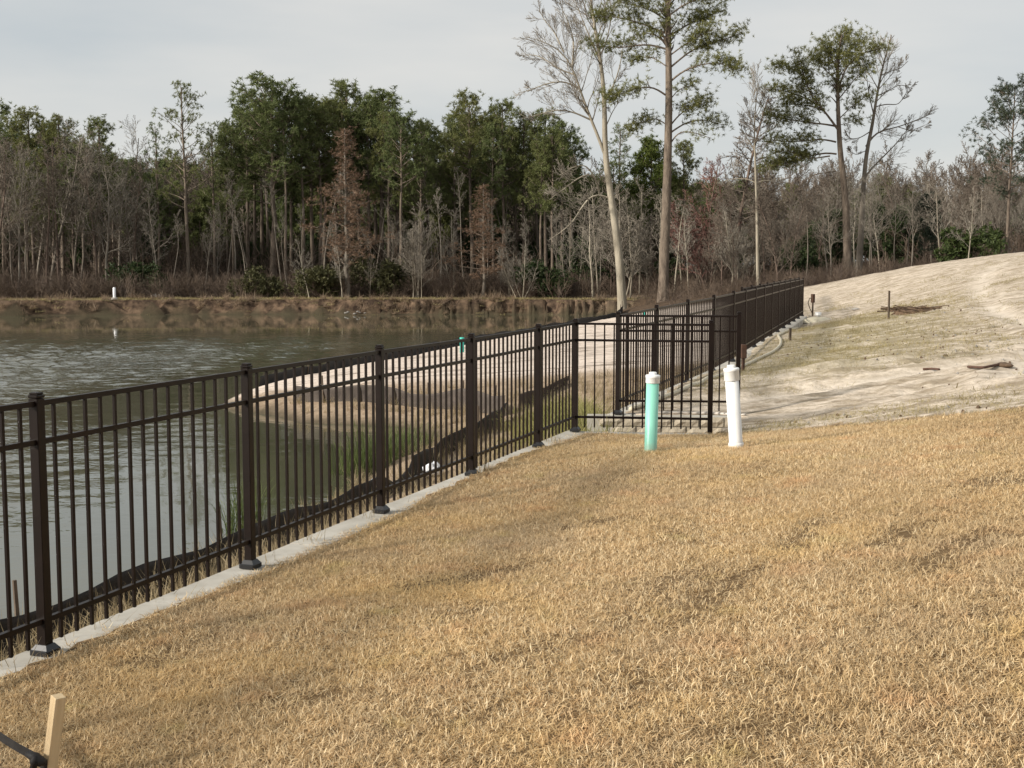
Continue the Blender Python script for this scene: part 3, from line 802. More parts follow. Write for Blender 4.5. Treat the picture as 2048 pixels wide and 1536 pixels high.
# ------------------------------------------------------------------ silt fences
def silt(name, label, path, hts, mat, stakes, seed, lean=0.05, sag=0.06, tail=0.25):
    pl = densify(path, 0.35, 0.0, 1)
    cum = np.r_[0, np.cumsum(np.hypot(*np.diff(pl, axis=0).T))]
    s_ = cum / cum[-1]
    key = np.linspace(0, 1, len(hts))
    h = np.interp(s_, key, hts)
    pl = pl + 0.07 * np.c_[fbm(cum * .9, cum * 0, seed), fbm(cum * .9, cum * 0 + 5, seed)]
    g = height(pl[:, 0], pl[:, 1])[0]
    g = np.maximum(g, 0.0)
    tg = np.gradient(pl, axis=0); tg /= np.linalg.norm(tg, axis=1, keepdims=True); nr = np.c_[tg[:, 1], -tg[:, 0]]
    root = thing(name, label, 'silt fence', (pl[0][0], pl[0][1], g[0]))
    l0 = np.array(root.location)
    sagv = sag * (0.5 - 0.5 * np.cos(cum * 2 * math.pi / 2.3)) + 0.05 * fbm(cum * 2.2, cum * 0 + 3, seed)
    rows = []
    for f in (0.0, 0.3, 0.6, 0.85, 1.0):
        wob = 0.05 * np.array([fbm(cum * 1.6, cum * 0 + f * 3, seed + 9)]).ravel()
        off = lean * f + wob * (0.3 + f)
        rows.append(np.c_[pl + nr * off[:, None], g - tail * (1 - f) * (f < 0.01) + (h - sagv) * f])
    A = np.stack(rows, 0); nR, nP, _ = A.shape
    B = A + np.r_[0, 0, 0] + np.concatenate([np.c_[nr, np.zeros(nP)][None] * 0.004] * nR, 0)
    Vv = np.vstack([A.reshape(-1, 3), B.reshape(-1, 3)]) - l0
    fc = []; N = nR * nP
    for r in range(nR - 1):
        for i in range(nP - 1):
            a = r * nP + i
            fc.append((a, a + 1, a + nP + 1, a + nP)); fc.append((a + N, a + nP + N, a + nP + 1 + N, a + 1 + N))
    for i in range(nP - 1):
        a = (nR - 1) * nP + i; fc.append((a, a + 1, a + 1 + N, a + N))
    m = MB(); m.add(Vv, fc); m.build('fabric', mat, root, smooth=True)
    for sx in stakes:
        k = int(np.argmin(abs(s_ - sx)))
        p = np.array([pl[k][0] + nr[k][0] * 0.035, pl[k][1] + nr[k][1] * 0.035, g[k] - 0.2]) - l0
        m = MB(); top = p + np.array([rnd.uniform(-.05, .05), rnd.uniform(-.05, .05), h[k] + 0.2 + rnd.uniform(.06, .22)])
        m.tube([p, top], [0.020, 0.016], 4); m.build('stake', 'dark_wood', root)
    return root
NSL = [tuple(P6 - FD * (13.72 + 3) + FN * 1.85), tuple(P6 - FD * 8 + FN * 1.9), tuple(P6 - FD * 3.6 + FN * 2.0), tuple(P6 + FN * 2.3), (-1.05, 18.0), (-0.45, 20.2), (-0.15, 22.6)]
silt('silt_fence', 'black silt fence sagging along the bank just behind the near picket fence', NSL, [.33, .34, .38, .33, .30, .32, .38], 'silt_black', np.linspace(0.02, 0.99, 11), 1)
FSL = [(-6.35, 31.2), (-5.6, 33.8), (-4.7, 36.8), (0.2, 50.5), (5.2, 64.0), (6.2, 70.0)]
silt('silt_fence', 'long black silt fence along the water edge of the pale sandy slope', FSL, [.26, .32, .34, .36, .40, .40], 'silt_black', np.linspace(0.01, 0.99, 18), 2, sag=0.05)
ISL = [(-4.75, 27.3), (-4.0, 26.7), (-2.4, 26.0), (-1.0, 25.0), (-0.1, 23.6)]
silt('silt_fence', 'sagging brown mesh silt fence across the dry grass beyond the inlet', ISL, [.34, .42, .38, .46, .50], 'silt_mesh', (0.02, 0.17, 0.3, 0.46, 0.6, 0.75, 0.9), 3, sag=0.12)
ISL2 = [(0.1, 23.8), (0.6, 24.9), (1.15, 26.0)]
silt('silt_fence', 'short brown mesh silt fence turning from the inlet up the sandy slope', ISL2, [.34, .26, .18], 'silt_mesh', (0.3, 0.8), 4, sag=0.05)

# ------------------------------------------------------------------ vegetation prototypes
def unit(v): return v / (np.linalg.norm(v) + 1e-12)
def grow(mbs, p, d, L, r, lv, g, prm):
    """one branch and its children; mbs = one mesh builder per level"""
    nseg = prm['seg'][lv]; pts = [np.array(p, float)]; d = unit(np.array(d, float)); dirs = [d]
    for i in range(nseg):
        d = unit(d + g.normal(0, prm['wander'][lv], 3) + np.array([0, 0, prm['up'][lv]]))
        pts.append(pts[-1] + d * L / nseg); dirs.append(d)
    rad = np.linspace(r, max(r * prm['taper'][lv], prm['rmin']), nseg + 1)
    if lv == 0: rad[0] *= 1.25
    mbs[lv].tube(pts, rad, prm['k'][lv], cap=False, tint=g.random())
    if lv + 1 >= prm['levels']: return pts
    n = prm['n'][lv]; az0 = g.random() * 6.28
    for c in range(n):
        f = prm['start'][lv] + (1 - prm['start'][lv]) * (c + g.random() * 0.9) / n
        x = min(f * nseg, nseg - 1e-3); i = int(x); q = pts[i] + (pts[i + 1] - pts[i]) * (x - i)
        dd = dirs[min(i + 1, nseg)]
        a = unit(np.cross(dd, [0.3, 0.2, 1.0] if abs(dd[2]) < 0.9 else [1.0, 0.1, 0])); b = np.cross(dd, a)
        az = az0 + c * 2.4 + g.normal(0, 0.5); an = prm['ang'][lv] * (0.75 + 0.5 * g.random())
        cd = dd * math.cos(an) + (a * math.cos(az) + b * math.sin(az)) * math.sin(an)
        cl = L * prm['ratio'][lv] * (1.0 - prm['short'][lv] * (f - prm['start'][lv]) / max(1e-3, 1 - prm['start'][lv])) * (0.7 + 0.6 * g.random())
        cr = max(np.interp(f, [0, 1], [rad[0] if lv else rad[1], rad[-1]]) * 0.52, prm['rmin'])
        grow(mbs, q, cd, cl, cr, lv + 1, g, prm)
    return pts
BASE = dict(levels=4, seg=(10, 6, 4, 2), wander=(0.045, 0.13, 0.17, 0.2), up=(0.05, 0.10, 0.06, 0.04), taper=(0.25, 0.3, 0.4, 0.6), rmin=0.011,
            k=(7, 5, 3, 3), n=(16, 8, 6, 0), start=(0.35, 0.25, 0.2, 0), ang=(0.75, 0.7, 0.65, 0), ratio=(0.30, 0.42, 0.45, 0), short=(0.55, 0.5, 0.4, 0))
def bare_proto(seed, H, r, **kw):
    g = np.random.default_rng(seed); prm = dict(BASE); prm.update(kw)
    t0, cr = MB(), MB(); stems = prm.get('stems', 1)
    for s in range(stems):
        d = np.array([g.normal(0, prm.get('lean', 0.05)), g.normal(0, prm.get('lean', 0.05)), 1.0])
        p = np.array([g.normal(0, 0.25), g.normal(0, 0.25), -0.3]) if stems > 1 else np.array([0, 0, -0.3])
        grow([t0, cr, cr, cr, cr], p, d, H * (1 if s == 0 else g.uniform(0.6, 0.95)), r * (1 if s == 0 else 0.7), 0, g, prm)
    return t0, cr
def tufts(m, C, g, n=12, ln=0.26, wd=0.05, up=0.35, tint=None):
    """radiating needle triangles round every centre in C"""
    C = np.asarray(C, float); M = len(C)
    d = g.normal(0, 1, (M, n, 3)); d[..., 2] += up; d /= np.linalg.norm(d, axis=2, keepdims=True)
    s = np.cross(d, g.normal(0, 1, (M, n, 3))); s /= np.linalg.norm(s, axis=2, keepdims=True) + 1e-9
    l = ln * g.uniform(0.6, 1.15, (M, n, 1)); o = C[:, None, :] + d * l * 0.10
    T = np.stack([o - s * wd / 2, o + s * wd / 2, o + d * l], 2).reshape(-1, 3, 3)
    tt = np.repeat(g.random(M) if tint is None else tint, n) * 0.75 + g.random(M * n) * 0.25
    m.tris(T, tt)
def pine_proto(seed, H, r, base=0.5, width=0.2, dens=1.0, top=0.35, n=14, ln=0.30, wd=0.058, droop=0.0, conic=False, nb=46):
    g = np.random.default_rng(seed); t0, br, nd = MB(), MB(), MB()
    zs = np.linspace(-0.3, H, 12); wob = np.cumsum(g.normal(0, 0.035, (12, 2)), axis=0)
    tp = np.c_[wob, zs]; t0.tube(tp, np.linspace(r, r * 0.22, 12) * np.r_[1.2, np.ones(11)], 7, cap=False)
    C = []
    for k in range(nb):
        f = base + (0.985 - base) * ((k + g.random()) / nb) ** 0.85
        q = np.array([np.interp(f * H, zs, tp[:, 0]), np.interp(f * H, zs, tp[:, 1]), f * H])
        t_ = (f - base) / (1 - base)
        prof = (1 - t_) * 0.95 + 0.12 if conic else (math.sin(math.pi * min(1, 0.22 + 0.72 * t_)) ** 0.7)
        L = H * width * prof * (g.uniform(0.3, 1.3) if conic else g.uniform(0.5, 1.2))
        az = k * 2.4 + g.normal(0, 0.4); el = (0.15 + 0.75 * t_ if not conic else 0.25) - droop
        d = np.array([math.cos(az) * math.cos(el), math.sin(az) * math.cos(el), math.sin(el)])
        pts = [q]
        for i in range(4):
            d = unit(d + g.normal(0, 0.12, 3) + np.array([0, 0, 0.10])); pts.append(pts[-1] + d * L / 4)
        br.tube(pts, np.linspace(max(r * 0.28 * (1.1 - t_ * 0.7), 0.02), 0.012, 5), 4, cap=False)
        nsub = max(3, int(8 * dens * min(1.5, L / 1.6)))
        for s in range(nsub):
            u = g.uniform(0.5, 1.0) if not conic else g.uniform(0.3, 1.0); x = min(u * 4, 3.999); i = int(x); c = pts[i] + (pts[i + 1] - pts[i]) * (x - i)
            e = c + unit(g.normal(0, 1, 3) * [1, 1, 0.5] + d * 0.7 + [0, 0, 0.25]) * L * 0.24 * g.uniform(0.5, 1.2)
            br.tube([c, e], [0.014, 0.008], 3, cap=False)
            for q_ in range(g.integers(2, 5)):
                C.append(e + g.normal(0, 0.17, 3))
    tufts(nd, C, g, n=n, ln=ln, wd=wd)
    return t0, br, nd
class Proto:
    def __init__(self, H, trunk, crown): self.H = H; self.trunk = trunk; self.crown = crown   # crown: list of (name, mesh)
def mk_bare(seed, H, r, bm, tm, **kw):
    a, b = bare_proto(seed, H, r, **kw)
    return Proto(H, a.mesh('trunk', bm, True), [('crown', b.mesh('crown', tm))])
def mk_pine(seed, H, r, nm_='needles', bm='bark_pine', **kw):
    a, b, c = pine_proto(seed, H, r, **kw)
    me = c.mesh('crown', nm_, tint=True)
    return Proto(H, a.mesh('trunk', bm, True), [('crown', me), ('branches', b.mesh('branches', 'bark_pine'))])
PINE = [mk_pine(100 + k, 16, 0.20, base=b, width=w, dens=dn_, nb=nb) for k, (b, w, dn_, nb) in enumerate(((.48, .17, .75, 42), (.56, .15, .7, 36), (.42, .19, .8, 48), (.58, .18, .75, 36), (.44, .16, .7, 42), (.62, .16, .75, 32), (.50, .15, .65, 40)))]
PINE_OPEN = [mk_pine(120 + k, 17, 0.19, base=b, width=w, dens=0.5, nb=38, n=12, ln=.26, wd=.05) for k, (b, w) in enumerate(((.38, .17), (.30, .16)))]
PINE_COOL = [mk_pine(130, 15, 0.17, 'needles_cool', base=.36, width=.24, dens=0.95, nb=44, n=12, ln=.26, wd=.05)]
PINE_BRIGHT = [mk_pine(140, 13, 0.16, 'needles_bright', base=.35, width=.22, dens=1.3, nb=56)]
RUST = [mk_pine(150 + k, 14, 0.15, 'needles_rust', 'bark_grey', base=.16, width=.18, dens=1.05, nb=70, conic=True, n=9, ln=.22, wd=.04) for k in range(2)]
YOUNG = [mk_pine(160, 7, 0.09, 'needles_cool', base=.25, width=.26, dens=1.1, nb=36)]
BARE_TALL = [mk_bare(200 + k, 14, 0.13, 'bark_grey', 'twig_grey', start=(0.30 + 0.06 * k, .25, .2, 0), n=(18, 8, 6, 0)) for k in range(4)]
BARE_BROWN = [mk_bare(220 + k, 12, 0.11, 'bark_brown', 'twig_brown', start=(.2, .2, .15, 0), n=(22, 10, 7, 0), ratio=(.28, .42, .45, 0)) for k in range(3)]
BARE_RED = [mk_bare(230, 9, 0.09, 'bark_brown', 'twig_red', start=(.2, .2, .15, 0), n=(20, 10, 7, 0), stems=3, lean=.2)]
BARE_MULTI = [mk_bare(240 + k, 8, 0.075, 'bark_pale', 'twig_grey', start=(.22, .2, .15, 0), n=(13, 8, 5, 0), stems=4, lean=.22, ang=(.55, .6, .6, 0)) for k in range(3)]
BARE_LEAN = [mk_bare(250 + k, 9, 0.085, 'bark_pale', 'twig_grey', start=(.3, .2, .15, 0), n=(14, 8, 5, 0), lean=.16) for k in range(3)]
POLE = [mk_bare(260 + k, 15, 0.11, 'bark_grey', 'twig_grey', start=(.68, .2, .15, 0), n=(9, 7, 5, 0), ratio=(.16, .42, .45, 0)) for k in range(3)]
CYPRESS = [mk_bare(270, 14, 0.13, 'bark_brown', 'twig_brown', start=(.35, .15, .1, 0), n=(52, 12, 6, 0), ratio=(.17, .4, .45, 0), ang=(1.15, .6, .6, 0), up=(.05, .02, .02, .02), short=(.8, .5, .4, 0))]

def place(u, vt, Y, pr, name, label, cat, group=None, wf=1.0, px=True, x=None, Hh=None):
    xx = P(u, HOR, Y)[0] if x is None else x
    b = gz(xx, Y)
    H = (P(u, vt, Y)[2] - b) if Hh is None else Hh
    s = H / pr.H
    o = thing(name, label, cat, (xx, Y, b - 0.05), group, rnd.uniform(0, 6.28))
    o.scale = (s * wf, s * wf, s)
    if pr.trunk: link('trunk', pr.trunk, o)
    first = None
    for n_, me_ in pr.crown: first = link(n_, me_, o if (first is None or n_ != 'branches') else o)
    return o

# ------------------------------------------------------------------ the wood across the pond: explicit trees, then fill
T1 = [  # u, v top, Y, proto, width factor, label
    (376, 174, 94, PINE_OPEN[0], 1.0, 'tallest airy pine with thin foliage standing alone over the left wood'),
    (318, 256, 97, PINE_OPEN[1], 0.95, 'thin airy pine just left of the tallest airy pine'),
    (430, 256, 96, PINE_OPEN[1], 1.1, 'thin airy pine between the tallest airy pine and the big dense pine'),
    (547, 170, 97, PINE[2], 1.45, 'big dense pine with the widest dome left of the rust tree'),
    (698, 179, 105, PINE[0], 1.15, 'dense pine whose top rises straight behind the rust tree'),
    (762, 188, 103, PINE[4], 1.30, 'dense pine with a broad top just right of the rust tree'),
    (942, 206, 101, PINE[3], 1.05, 'pine with a rounded top left of the paired narrow tops'),
    (1006, 211, 100, PINE[1], 0.95, 'pine with a narrow rounded top above the small rust tree'),
    (1091, 231, 100, PINE[1], 1.0, 'pine with a ragged top left of the big pale bare tree'),
    (1122, 258, 98, PINE[0], 0.95, 'lower pine reaching towards the big pale bare tree'),
    (1236, 258, 112, PINE_OPEN[1], 1.15, 'open crowned pine seen behind the trunk of the big pale bare tree'),
    (1303, 289, 104, PINE_BRIGHT[0], 1.05, 'bright yellow green tree just left of the tall pine trunk'),
    (1368, 288, 106, PINE[4], 1.0, 'olive green pine just right of the tall pine trunk'),
    (68, 228, 101, PINE[1], 1.05, 'pine rising over the grey bare trees near the left edge'),
    (8, 224, 104, PINE[3], 1.0, 'pine cut by the left edge of the view'),
    (125, 246, 100, PINE[0], 1.0, 'round topped pine second from the left edge'),
    (200, 243, 98, PINE[4], 1.05, 'ragged topped pine left of the gap in the treeline'),
    (2015, 178, 74, PINE_COOL[0], 1.05, 'blue green pine with an open crown at the right edge'),
    (1848, 398, 86, YOUNG[0], 0.9, 'young pine among the bare trees behind the sandy hill'),
    (692, 254, 86, RUST[0], 1.55, 'tall rust brown conical tree in front of the dark pines'),
    (965, 366, 86, RUST[1], 1.7, 'smaller rust brown tree right of the middle of the pond'),
    (832, 412, 86.5, BARE_MULTI[0], 1.3, 'pale many stemmed bare tree spreading on the far bank'),
    (1473, 168, 86, CYPRESS[0], 1.35, 'purplish bare tree with a narrow conical crown right of the tall pine'),
    (1420, 318, 88, BARE_RED[0], 1.2, 'reddish bare many stemmed tree right of the tall pine trunk'),
    (1380, 420, 84, BARE_LEAN[0], 1.1, 'pale bare tree leaning left right of the tall pine trunk'),
    (1480, 405, 83, BARE_MULTI[1], 1.2, 'pale bare clump of stems above the start of the dark fence'),
    (785, 440, 90, BARE_TALL[1], 0.9, 'slim pale bare tree between the rust tree and the many stemmed tree'),
    (100, 262, 93, BARE_TALL[2], 1.35, 'large grey bare tree with a spreading crown near the left edge'),
    (273, 268, 98, BARE_TALL[0], 1.0, 'thin bare tree standing in the gap of the treeline'),
    (1985, 300, 88, BARE_BROWN[1], 1.2, 'purple brown bare tree left of the blue green pine'),
    (1612, 330, 84, POLE[0], 0.8, 'bare pole trunk with a broken top left of the leaning pine trunk'),
    (1706, 345, 84, POLE[1], 0.9, 'thin pale pole trunk between the leaning pine and the dark bare tree'),
    (1936, 385, 72, BARE_LEAN[1], 1.0, 'pale bare tree leaning right at the crest of the sandy hill'),
]
for (u, vt, Yy, pr, wf, lab) in T1:
    nm_ = 'pine_tree' if 'pine' in lab.split(' standing')[0] and 'bare' not in lab[:20] and 'pole' not in lab else ('rust_tree' if 'rust brown' in lab[:14] + lab[8:24] else 'bare_tree')
    if 'rust brown' in lab: nm_ = 'rust_tree'
    if 'bare' in lab.split()[:4] or 'pole' in lab: nm_ = 'bare_tree'
    place(u, vt, Yy, pr, nm_, lab, 'tree', None, wf)
g_ = np.random.default_rng(5)
def fill(n, ulo, uhi, vf, Ylo, Yhi, protos, nm_, lab, grp, wf=(0.85, 1.2)):
    for k in range(n):
        u = ulo + (uhi - ulo) * (k + g_.random()) / n
        place(u, vf(u) + g_.normal(0, 14), g_.uniform(Ylo, Yhi), protos[g_.integers(len(protos))], nm_, lab, 'tree', grp, g_.uniform(*wf))
skyl = lambda u: np.interp(u, [-60, 0, 100, 200, 250, 330, 430, 500, 560, 640, 700, 770, 850, 940, 1010, 1090, 1150, 1240, 1300, 1420],
                              [235, 240, 250, 262, 320, 330, 280, 210, 190, 215, 195, 200, 240, 222, 225, 250, 290, 300, 320, 345])
fill(19, 440, 800, lambda u: skyl(u) + 20, 96, 112, PINE, 'pine_tree', 'dense dark pine in the stand around the tall rust tree', 'dense pines around the tall rust tree', (0.8, 1.15))
fill(19, 800, 1150, lambda u: skyl(u) + 24, 96, 112, PINE, 'pine_tree', 'dense dark pine in the stand right of the tall rust tree', 'dense pines right of the tall rust tree', (0.8, 1.15))
fill(12, -60, 250, lambda u: skyl(u) + 25, 100, 114, PINE, 'pine_tree', 'dark pine behind the grey bare trees at the left', 'dark pines behind the left bare trees', (0.9, 1.2))
fill(5, 1150, 1430, lambda u: 345, 106, 120, PINE, 'pine_tree', 'low dark pine behind the big pale bare tree and the tall pine', 'low pines behind the two tall trees')
fill(8, -60, 300, lambda u: 325, 94, 101, PINE, 'pine_tree', 'low dark pine crowded among the grey bare trees at the left', 'low pines among the left bare trees', (1.0, 1.3))
fill(18, -60, 330, lambda u: np.interp(u, [-60, 150, 250, 330], [300, 300, 350, 400]), 87, 99, BARE_BROWN + BARE_TALL, 'bare_tree', 'grey brown bare tree in the left wood across the pond', 'bare trees of the left wood', (0.9, 1.3))
fill(9, 330, 700, lambda u: 420, 89, 97, BARE_TALL + POLE + POLE, 'bare_tree', 'slim bare tree under the pines left of the tall rust tree', 'slim bare trees left of the tall rust tree', (0.7, 1.0))
fill(12, 700, 1200, lambda u: 430, 88, 96, BARE_TALL + BARE_LEAN + POLE, 'bare_tree', 'slim bare tree under the pines right of the tall rust tree', 'slim bare trees right of the tall rust tree', (0.7, 1.0))
fill(10, 560, 1240, lambda u: 485, 84.6, 88, BARE_MULTI + BARE_LEAN, 'bare_tree', 'small pale bare tree on the far bank below the pines', 'small pale bare trees on the far bank', (0.9, 1.4))
fill(20, 1150, 1520, lambda u: 400, 82, 98, BARE_MULTI + BARE_LEAN + BARE_BROWN, 'bare_tree', 'pale bare tree crowded behind the tall pine and the dark fence', 'bare trees behind the dark fence', (0.9, 1.3))
fill(30, 1500, 2100, lambda u: np.interp(u, [1500, 1750, 1900, 2100], [385, 370, 385, 390]), 76, 104, BARE_BROWN + BARE_TALL + BARE_LEAN, 'bare_tree', 'brown bare tree in the wood behind the sandy hill', 'bare trees behind the sandy hill', (0.9, 1.3))
fill(12, 1500, 2100, lambda u: 335, 100, 116, BARE_BROWN + BARE_TALL, 'bare_tree', 'taller grey bare tree deep in the wood behind the sandy hill', 'taller bare trees behind the sandy hill', (1.0, 1.3))
fill(14, 420, 1060, lambda u: 330, 92, 104, POLE, 'bare_tree', 'straight bare trunk standing in the shade of the pines', 'straight trunks under the pines', (0.8, 1.0))

# ------------------------------------------------------------------ tall trees drawn limb by limb
def px_path(pts, Y, dep=0.0, g=None):
    """pixel polyline -> world polyline; limbs bend away in depth by up to dep metres"""
    n = len(pts); out = []
    for k, (u, v) in enumerate(pts):
        out.append(P(u, v, Y + dep * (k / max(1, n - 1)) ** 1.0))
    return np.array(out)
def smooth_path(p, n):
    p = np.asarray(p, float); t = np.r_[0, np.cumsum(np.linalg.norm(np.diff(p, axis=0), axis=1))]; t /= t[-1]
    s = np.linspace(0, 1, n)
    q = np.stack([np.interp(s, t, p[:, k]) for k in range(3)], 1)
    for _ in range(2):
        q[1:-1] = 0.25 * q[:-2] + 0.5 * q[1:-1] + 0.25 * q[2:]
    return q
def hero(name, label, Y, trunk, r0, r1, limbs, barkm, twigm, seed, pine=None, twig=(9, 6), tl=0.33, limb_r=0.42, needlem='needles_hero'):
    g = np.random.default_rng(seed)
    tp = px_path(trunk, Y); tp[0][2] = gz(tp[0][0], tp[0][1]) - 0.3
    tp = smooth_path(tp, 26)
    root = thing(name, label, 'tree', (tp[0][0], tp[0][1], tp[0][2] + 0.3)); l0 = np.array(root.location)
    rad = np.linspace(r0, r1, 26); rad[0] *= 1.35; rad[1] *= 1.1
    m = MB(); m.tube(tp - l0, rad, 10, cap=False); m.build('trunk', barkm, root, smooth=True)
    tw, C = MB(), []
    paths = []
    for (pts, foliage) in limbs:
        dep = g.uniform(-0.35, 0.35) * np.hypot(pts[-1][0] - pts[0][0], pts[-1][1] - pts[0][1]) / F * Y * 1.2
        lp = smooth_path(px_path(pts, Y, dep), 14)
        k = int(np.argmin(np.linalg.norm(tp - lp[0], axis=1)))
        Lm = np.linalg.norm(np.diff(lp, axis=0), axis=1).sum()
        rb = max(0.025, min(rad[k] * 0.62, limb_r * 0.05 * Lm ** 0.75))
        lr = np.linspace(rb, 0.016, 14)
        m = MB(); m.tube(lp - l0, lr, 6, cap=False); m.build('limb', barkm, root, smooth=True)
        paths.append((lp, lr, foliage, Lm))
    top = tp[-10:]; paths.append((top, rad[-10:], 1.0 if pine else 0, np.linalg.norm(np.diff(top, axis=0), axis=1).sum()))
    for (lp, lr, fol, Lm) in paths:
        n = max(4, int(Lm * twig[0] / 3.0))
        for c in range(n):
            f = g.uniform(0.22, 1.0); x = min(f * (len(lp) - 1), len(lp) - 1.001); i = int(x); q = lp[i] + (lp[i + 1] - lp[i]) * (x - i)
            d = unit(lp[i + 1] - lp[i]); pr = unit(np.cross(d, g.normal(0, 1, 3)))
            sd_ = unit(d * g.uniform(0.4, 1.0) + pr * g.uniform(0.5, 1.0) + np.array([0, 0, 0.25]))
            sl_ = max(0.5, tl * Lm * (1.15 - 0.75 * f) * g.uniform(0.5, 1.2))
            r_ = max(0.012, np.interp(f, [0, 1], [lr[0], lr[-1]]) * 0.45)
            if pine:
                e = q + sd_ * sl_ * 0.55
                tw.tube([q, (q + e) / 2 + g.normal(0, 0.04, 3), e], [r_, r_ * 0.7, 0.008], 3, cap=False)
                if f > 0.30 * (2 - min(fol, 1)) and fol > 0:
                    for k_ in range(int(pine * fol * g.uniform(0.6, 1.4))):
                        w = g.random(); ctr = q + (e - q) * (0.35 + 0.75 * w) + g.normal(0, 1, 3) * [0.34, 0.34, 0.22] + [0, 0, 0.08]
                        C.append(ctr)
            else:
                prm = dict(BASE); prm.update(levels=3, seg=(6, 4, 2), wander=(.10, .11, .14), up=(.09, .06, .03), taper=(.25, .4, .6), rmin=0.009, k=(4, 3, 3), n=(twig[1], 6, 0), start=(.15, .15, 0), ang=(.5, .5, 0), ratio=(.55, .5, 0), short=(.5, .4, 0))
                grow([tw, tw, tw], q, sd_, sl_, r_, 0, g, prm)
    for i in range(len(tw.V)): tw.V[i] = tw.V[i] - l0
    if pine:
        tag(tw.build('twigs', barkm, root), kind='stuff')
        m = MB(); tufts(m, np.array(C) - l0, g, n=12, ln=0.23, wd=0.034, up=0.5); m.build('crown', needlem, root, tint=True)
    else:
        tw.build('crown', twigm, root)
    return root
hero('bare_tree', 'tall pale bare tree with forked trunk and a drooping left limb by the far water', 78,
     [(1246, 616), (1242, 560), (1237, 500), (1229, 440), (1220, 380), (1212, 330), (1209, 280), (1210, 220), (1206, 160), (1200, 110), (1190, 60), (1183, 10), (1176, -50)], 0.30, 0.05,
     [([(1210, 310), (1192, 262), (1172, 215), (1155, 165), (1145, 130), (1128, 105), (1105, 88), (1078, 80), (1052, 74)], 0),
      ([(1182, 240), (1150, 225), (1120, 219), (1088, 225), (1056, 236)], 0), ([(1158, 178), (1130, 162), (1095, 166), (1062, 180), (1036, 186)], 0),
      ([(1152, 150), (1120, 140), (1090, 118), (1066, 108), (1040, 112)], 0), ([(1128, 105), (1108, 62), (1090, 42), (1078, 20)], 0), ([(1145, 130), (1148, 80), (1135, 40), (1118, 5)], 0),
      ([(1217, 396), (1195, 387), (1178, 394), (1160, 420), (1145, 446), (1120, 466), (1098, 480)], 0), ([(1199, 390), (1194, 360), (1183, 345), (1162, 352), (1130, 376), (1098, 400)], 0),
      ([(1190, 355), (1172, 330), (1150, 332), (1120, 350)], 0), ([(1221, 415), (1200, 411), (1183, 421)], 0), ([(1210, 205), (1232, 160), (1242, 122), (1246, 85)], 0), ([(1203, 130), (1182, 80), (1165, 40), (1150, 0)], 0), ([(1196, 90), (1212, 50), (1218, 10)], 0), ([(1209, 260), (1224, 225), (1240, 200)], 0)],
     'bark_pale', 'twig_grey', 301, twig=(5.5, 8), tl=0.46)
hero('pine_tree', 'tallest pine, its straight trunk passing out of the top of the view', 75,
     [(1326, 606), (1329, 500), (1333, 400), (1336, 300), (1338, 200), (1337, 100), (1335, 0), (1334, -90)], 0.32, 0.13,
     [([(1331, 66), (1296, 52), (1262, 40), (1230, 33), (1196, 34)], 1.2), ([(1332, 98), (1306, 90), (1283, 89), (1242, 96), (1180, 90)], 0.9), ([(1341, 70), (1362, 58), (1384, 44), (1412, 34), (1448, 20)], 1.3),
      ([(1343, 133), (1364, 115), (1388, 97), (1444, 80), (1484, 66)], 1.3), ([(1343, 161), (1360, 146), (1388, 132), (1436, 124), (1476, 142)], 1.3), ([(1331, 190), (1314, 178), (1299, 173), (1266, 178), (1214, 200)], 1.2),
      ([(1343, 196), (1356, 180), (1372, 173), (1392, 172)], 1.0), ([(1331, 248), (1316, 238), (1299, 237), (1282, 245), (1262, 262)], 1.4), ([(1343, 248), (1356, 232), (1375, 217), (1400, 208), (1424, 201)], 1.2), ([(1343, 264), (1360, 252), (1383, 241), (1412, 240), (1446, 250)], 0.8),
      ([(1343, 284), (1352, 270), (1365, 262), (1392, 266), (1420, 276)], 0.4), ([(1332, 132), (1315, 120), (1296, 112), (1264, 122)], 1.0), ([(1333, 40), (1305, 22), (1270, 10), (1235, 4)], 1.3), ([(1340, 30), (1366, 10), (1400, -4), (1450, -6)], 1.3), ([(1334, 0), (1310, -24), (1280, -40)], 1.2), ([(1337, -10), (1360, -34), (1400, -44)], 1.2),
      ([(1341, 110), (1365, 92), (1392, 76), (1430, 56)], 1.2), ([(1333, 84), (1312, 70), (1290, 66), (1268, 70)], 1.0)],
     'bark_pine', None, 302, pine=8, twig=(22, 0), tl=0.30)
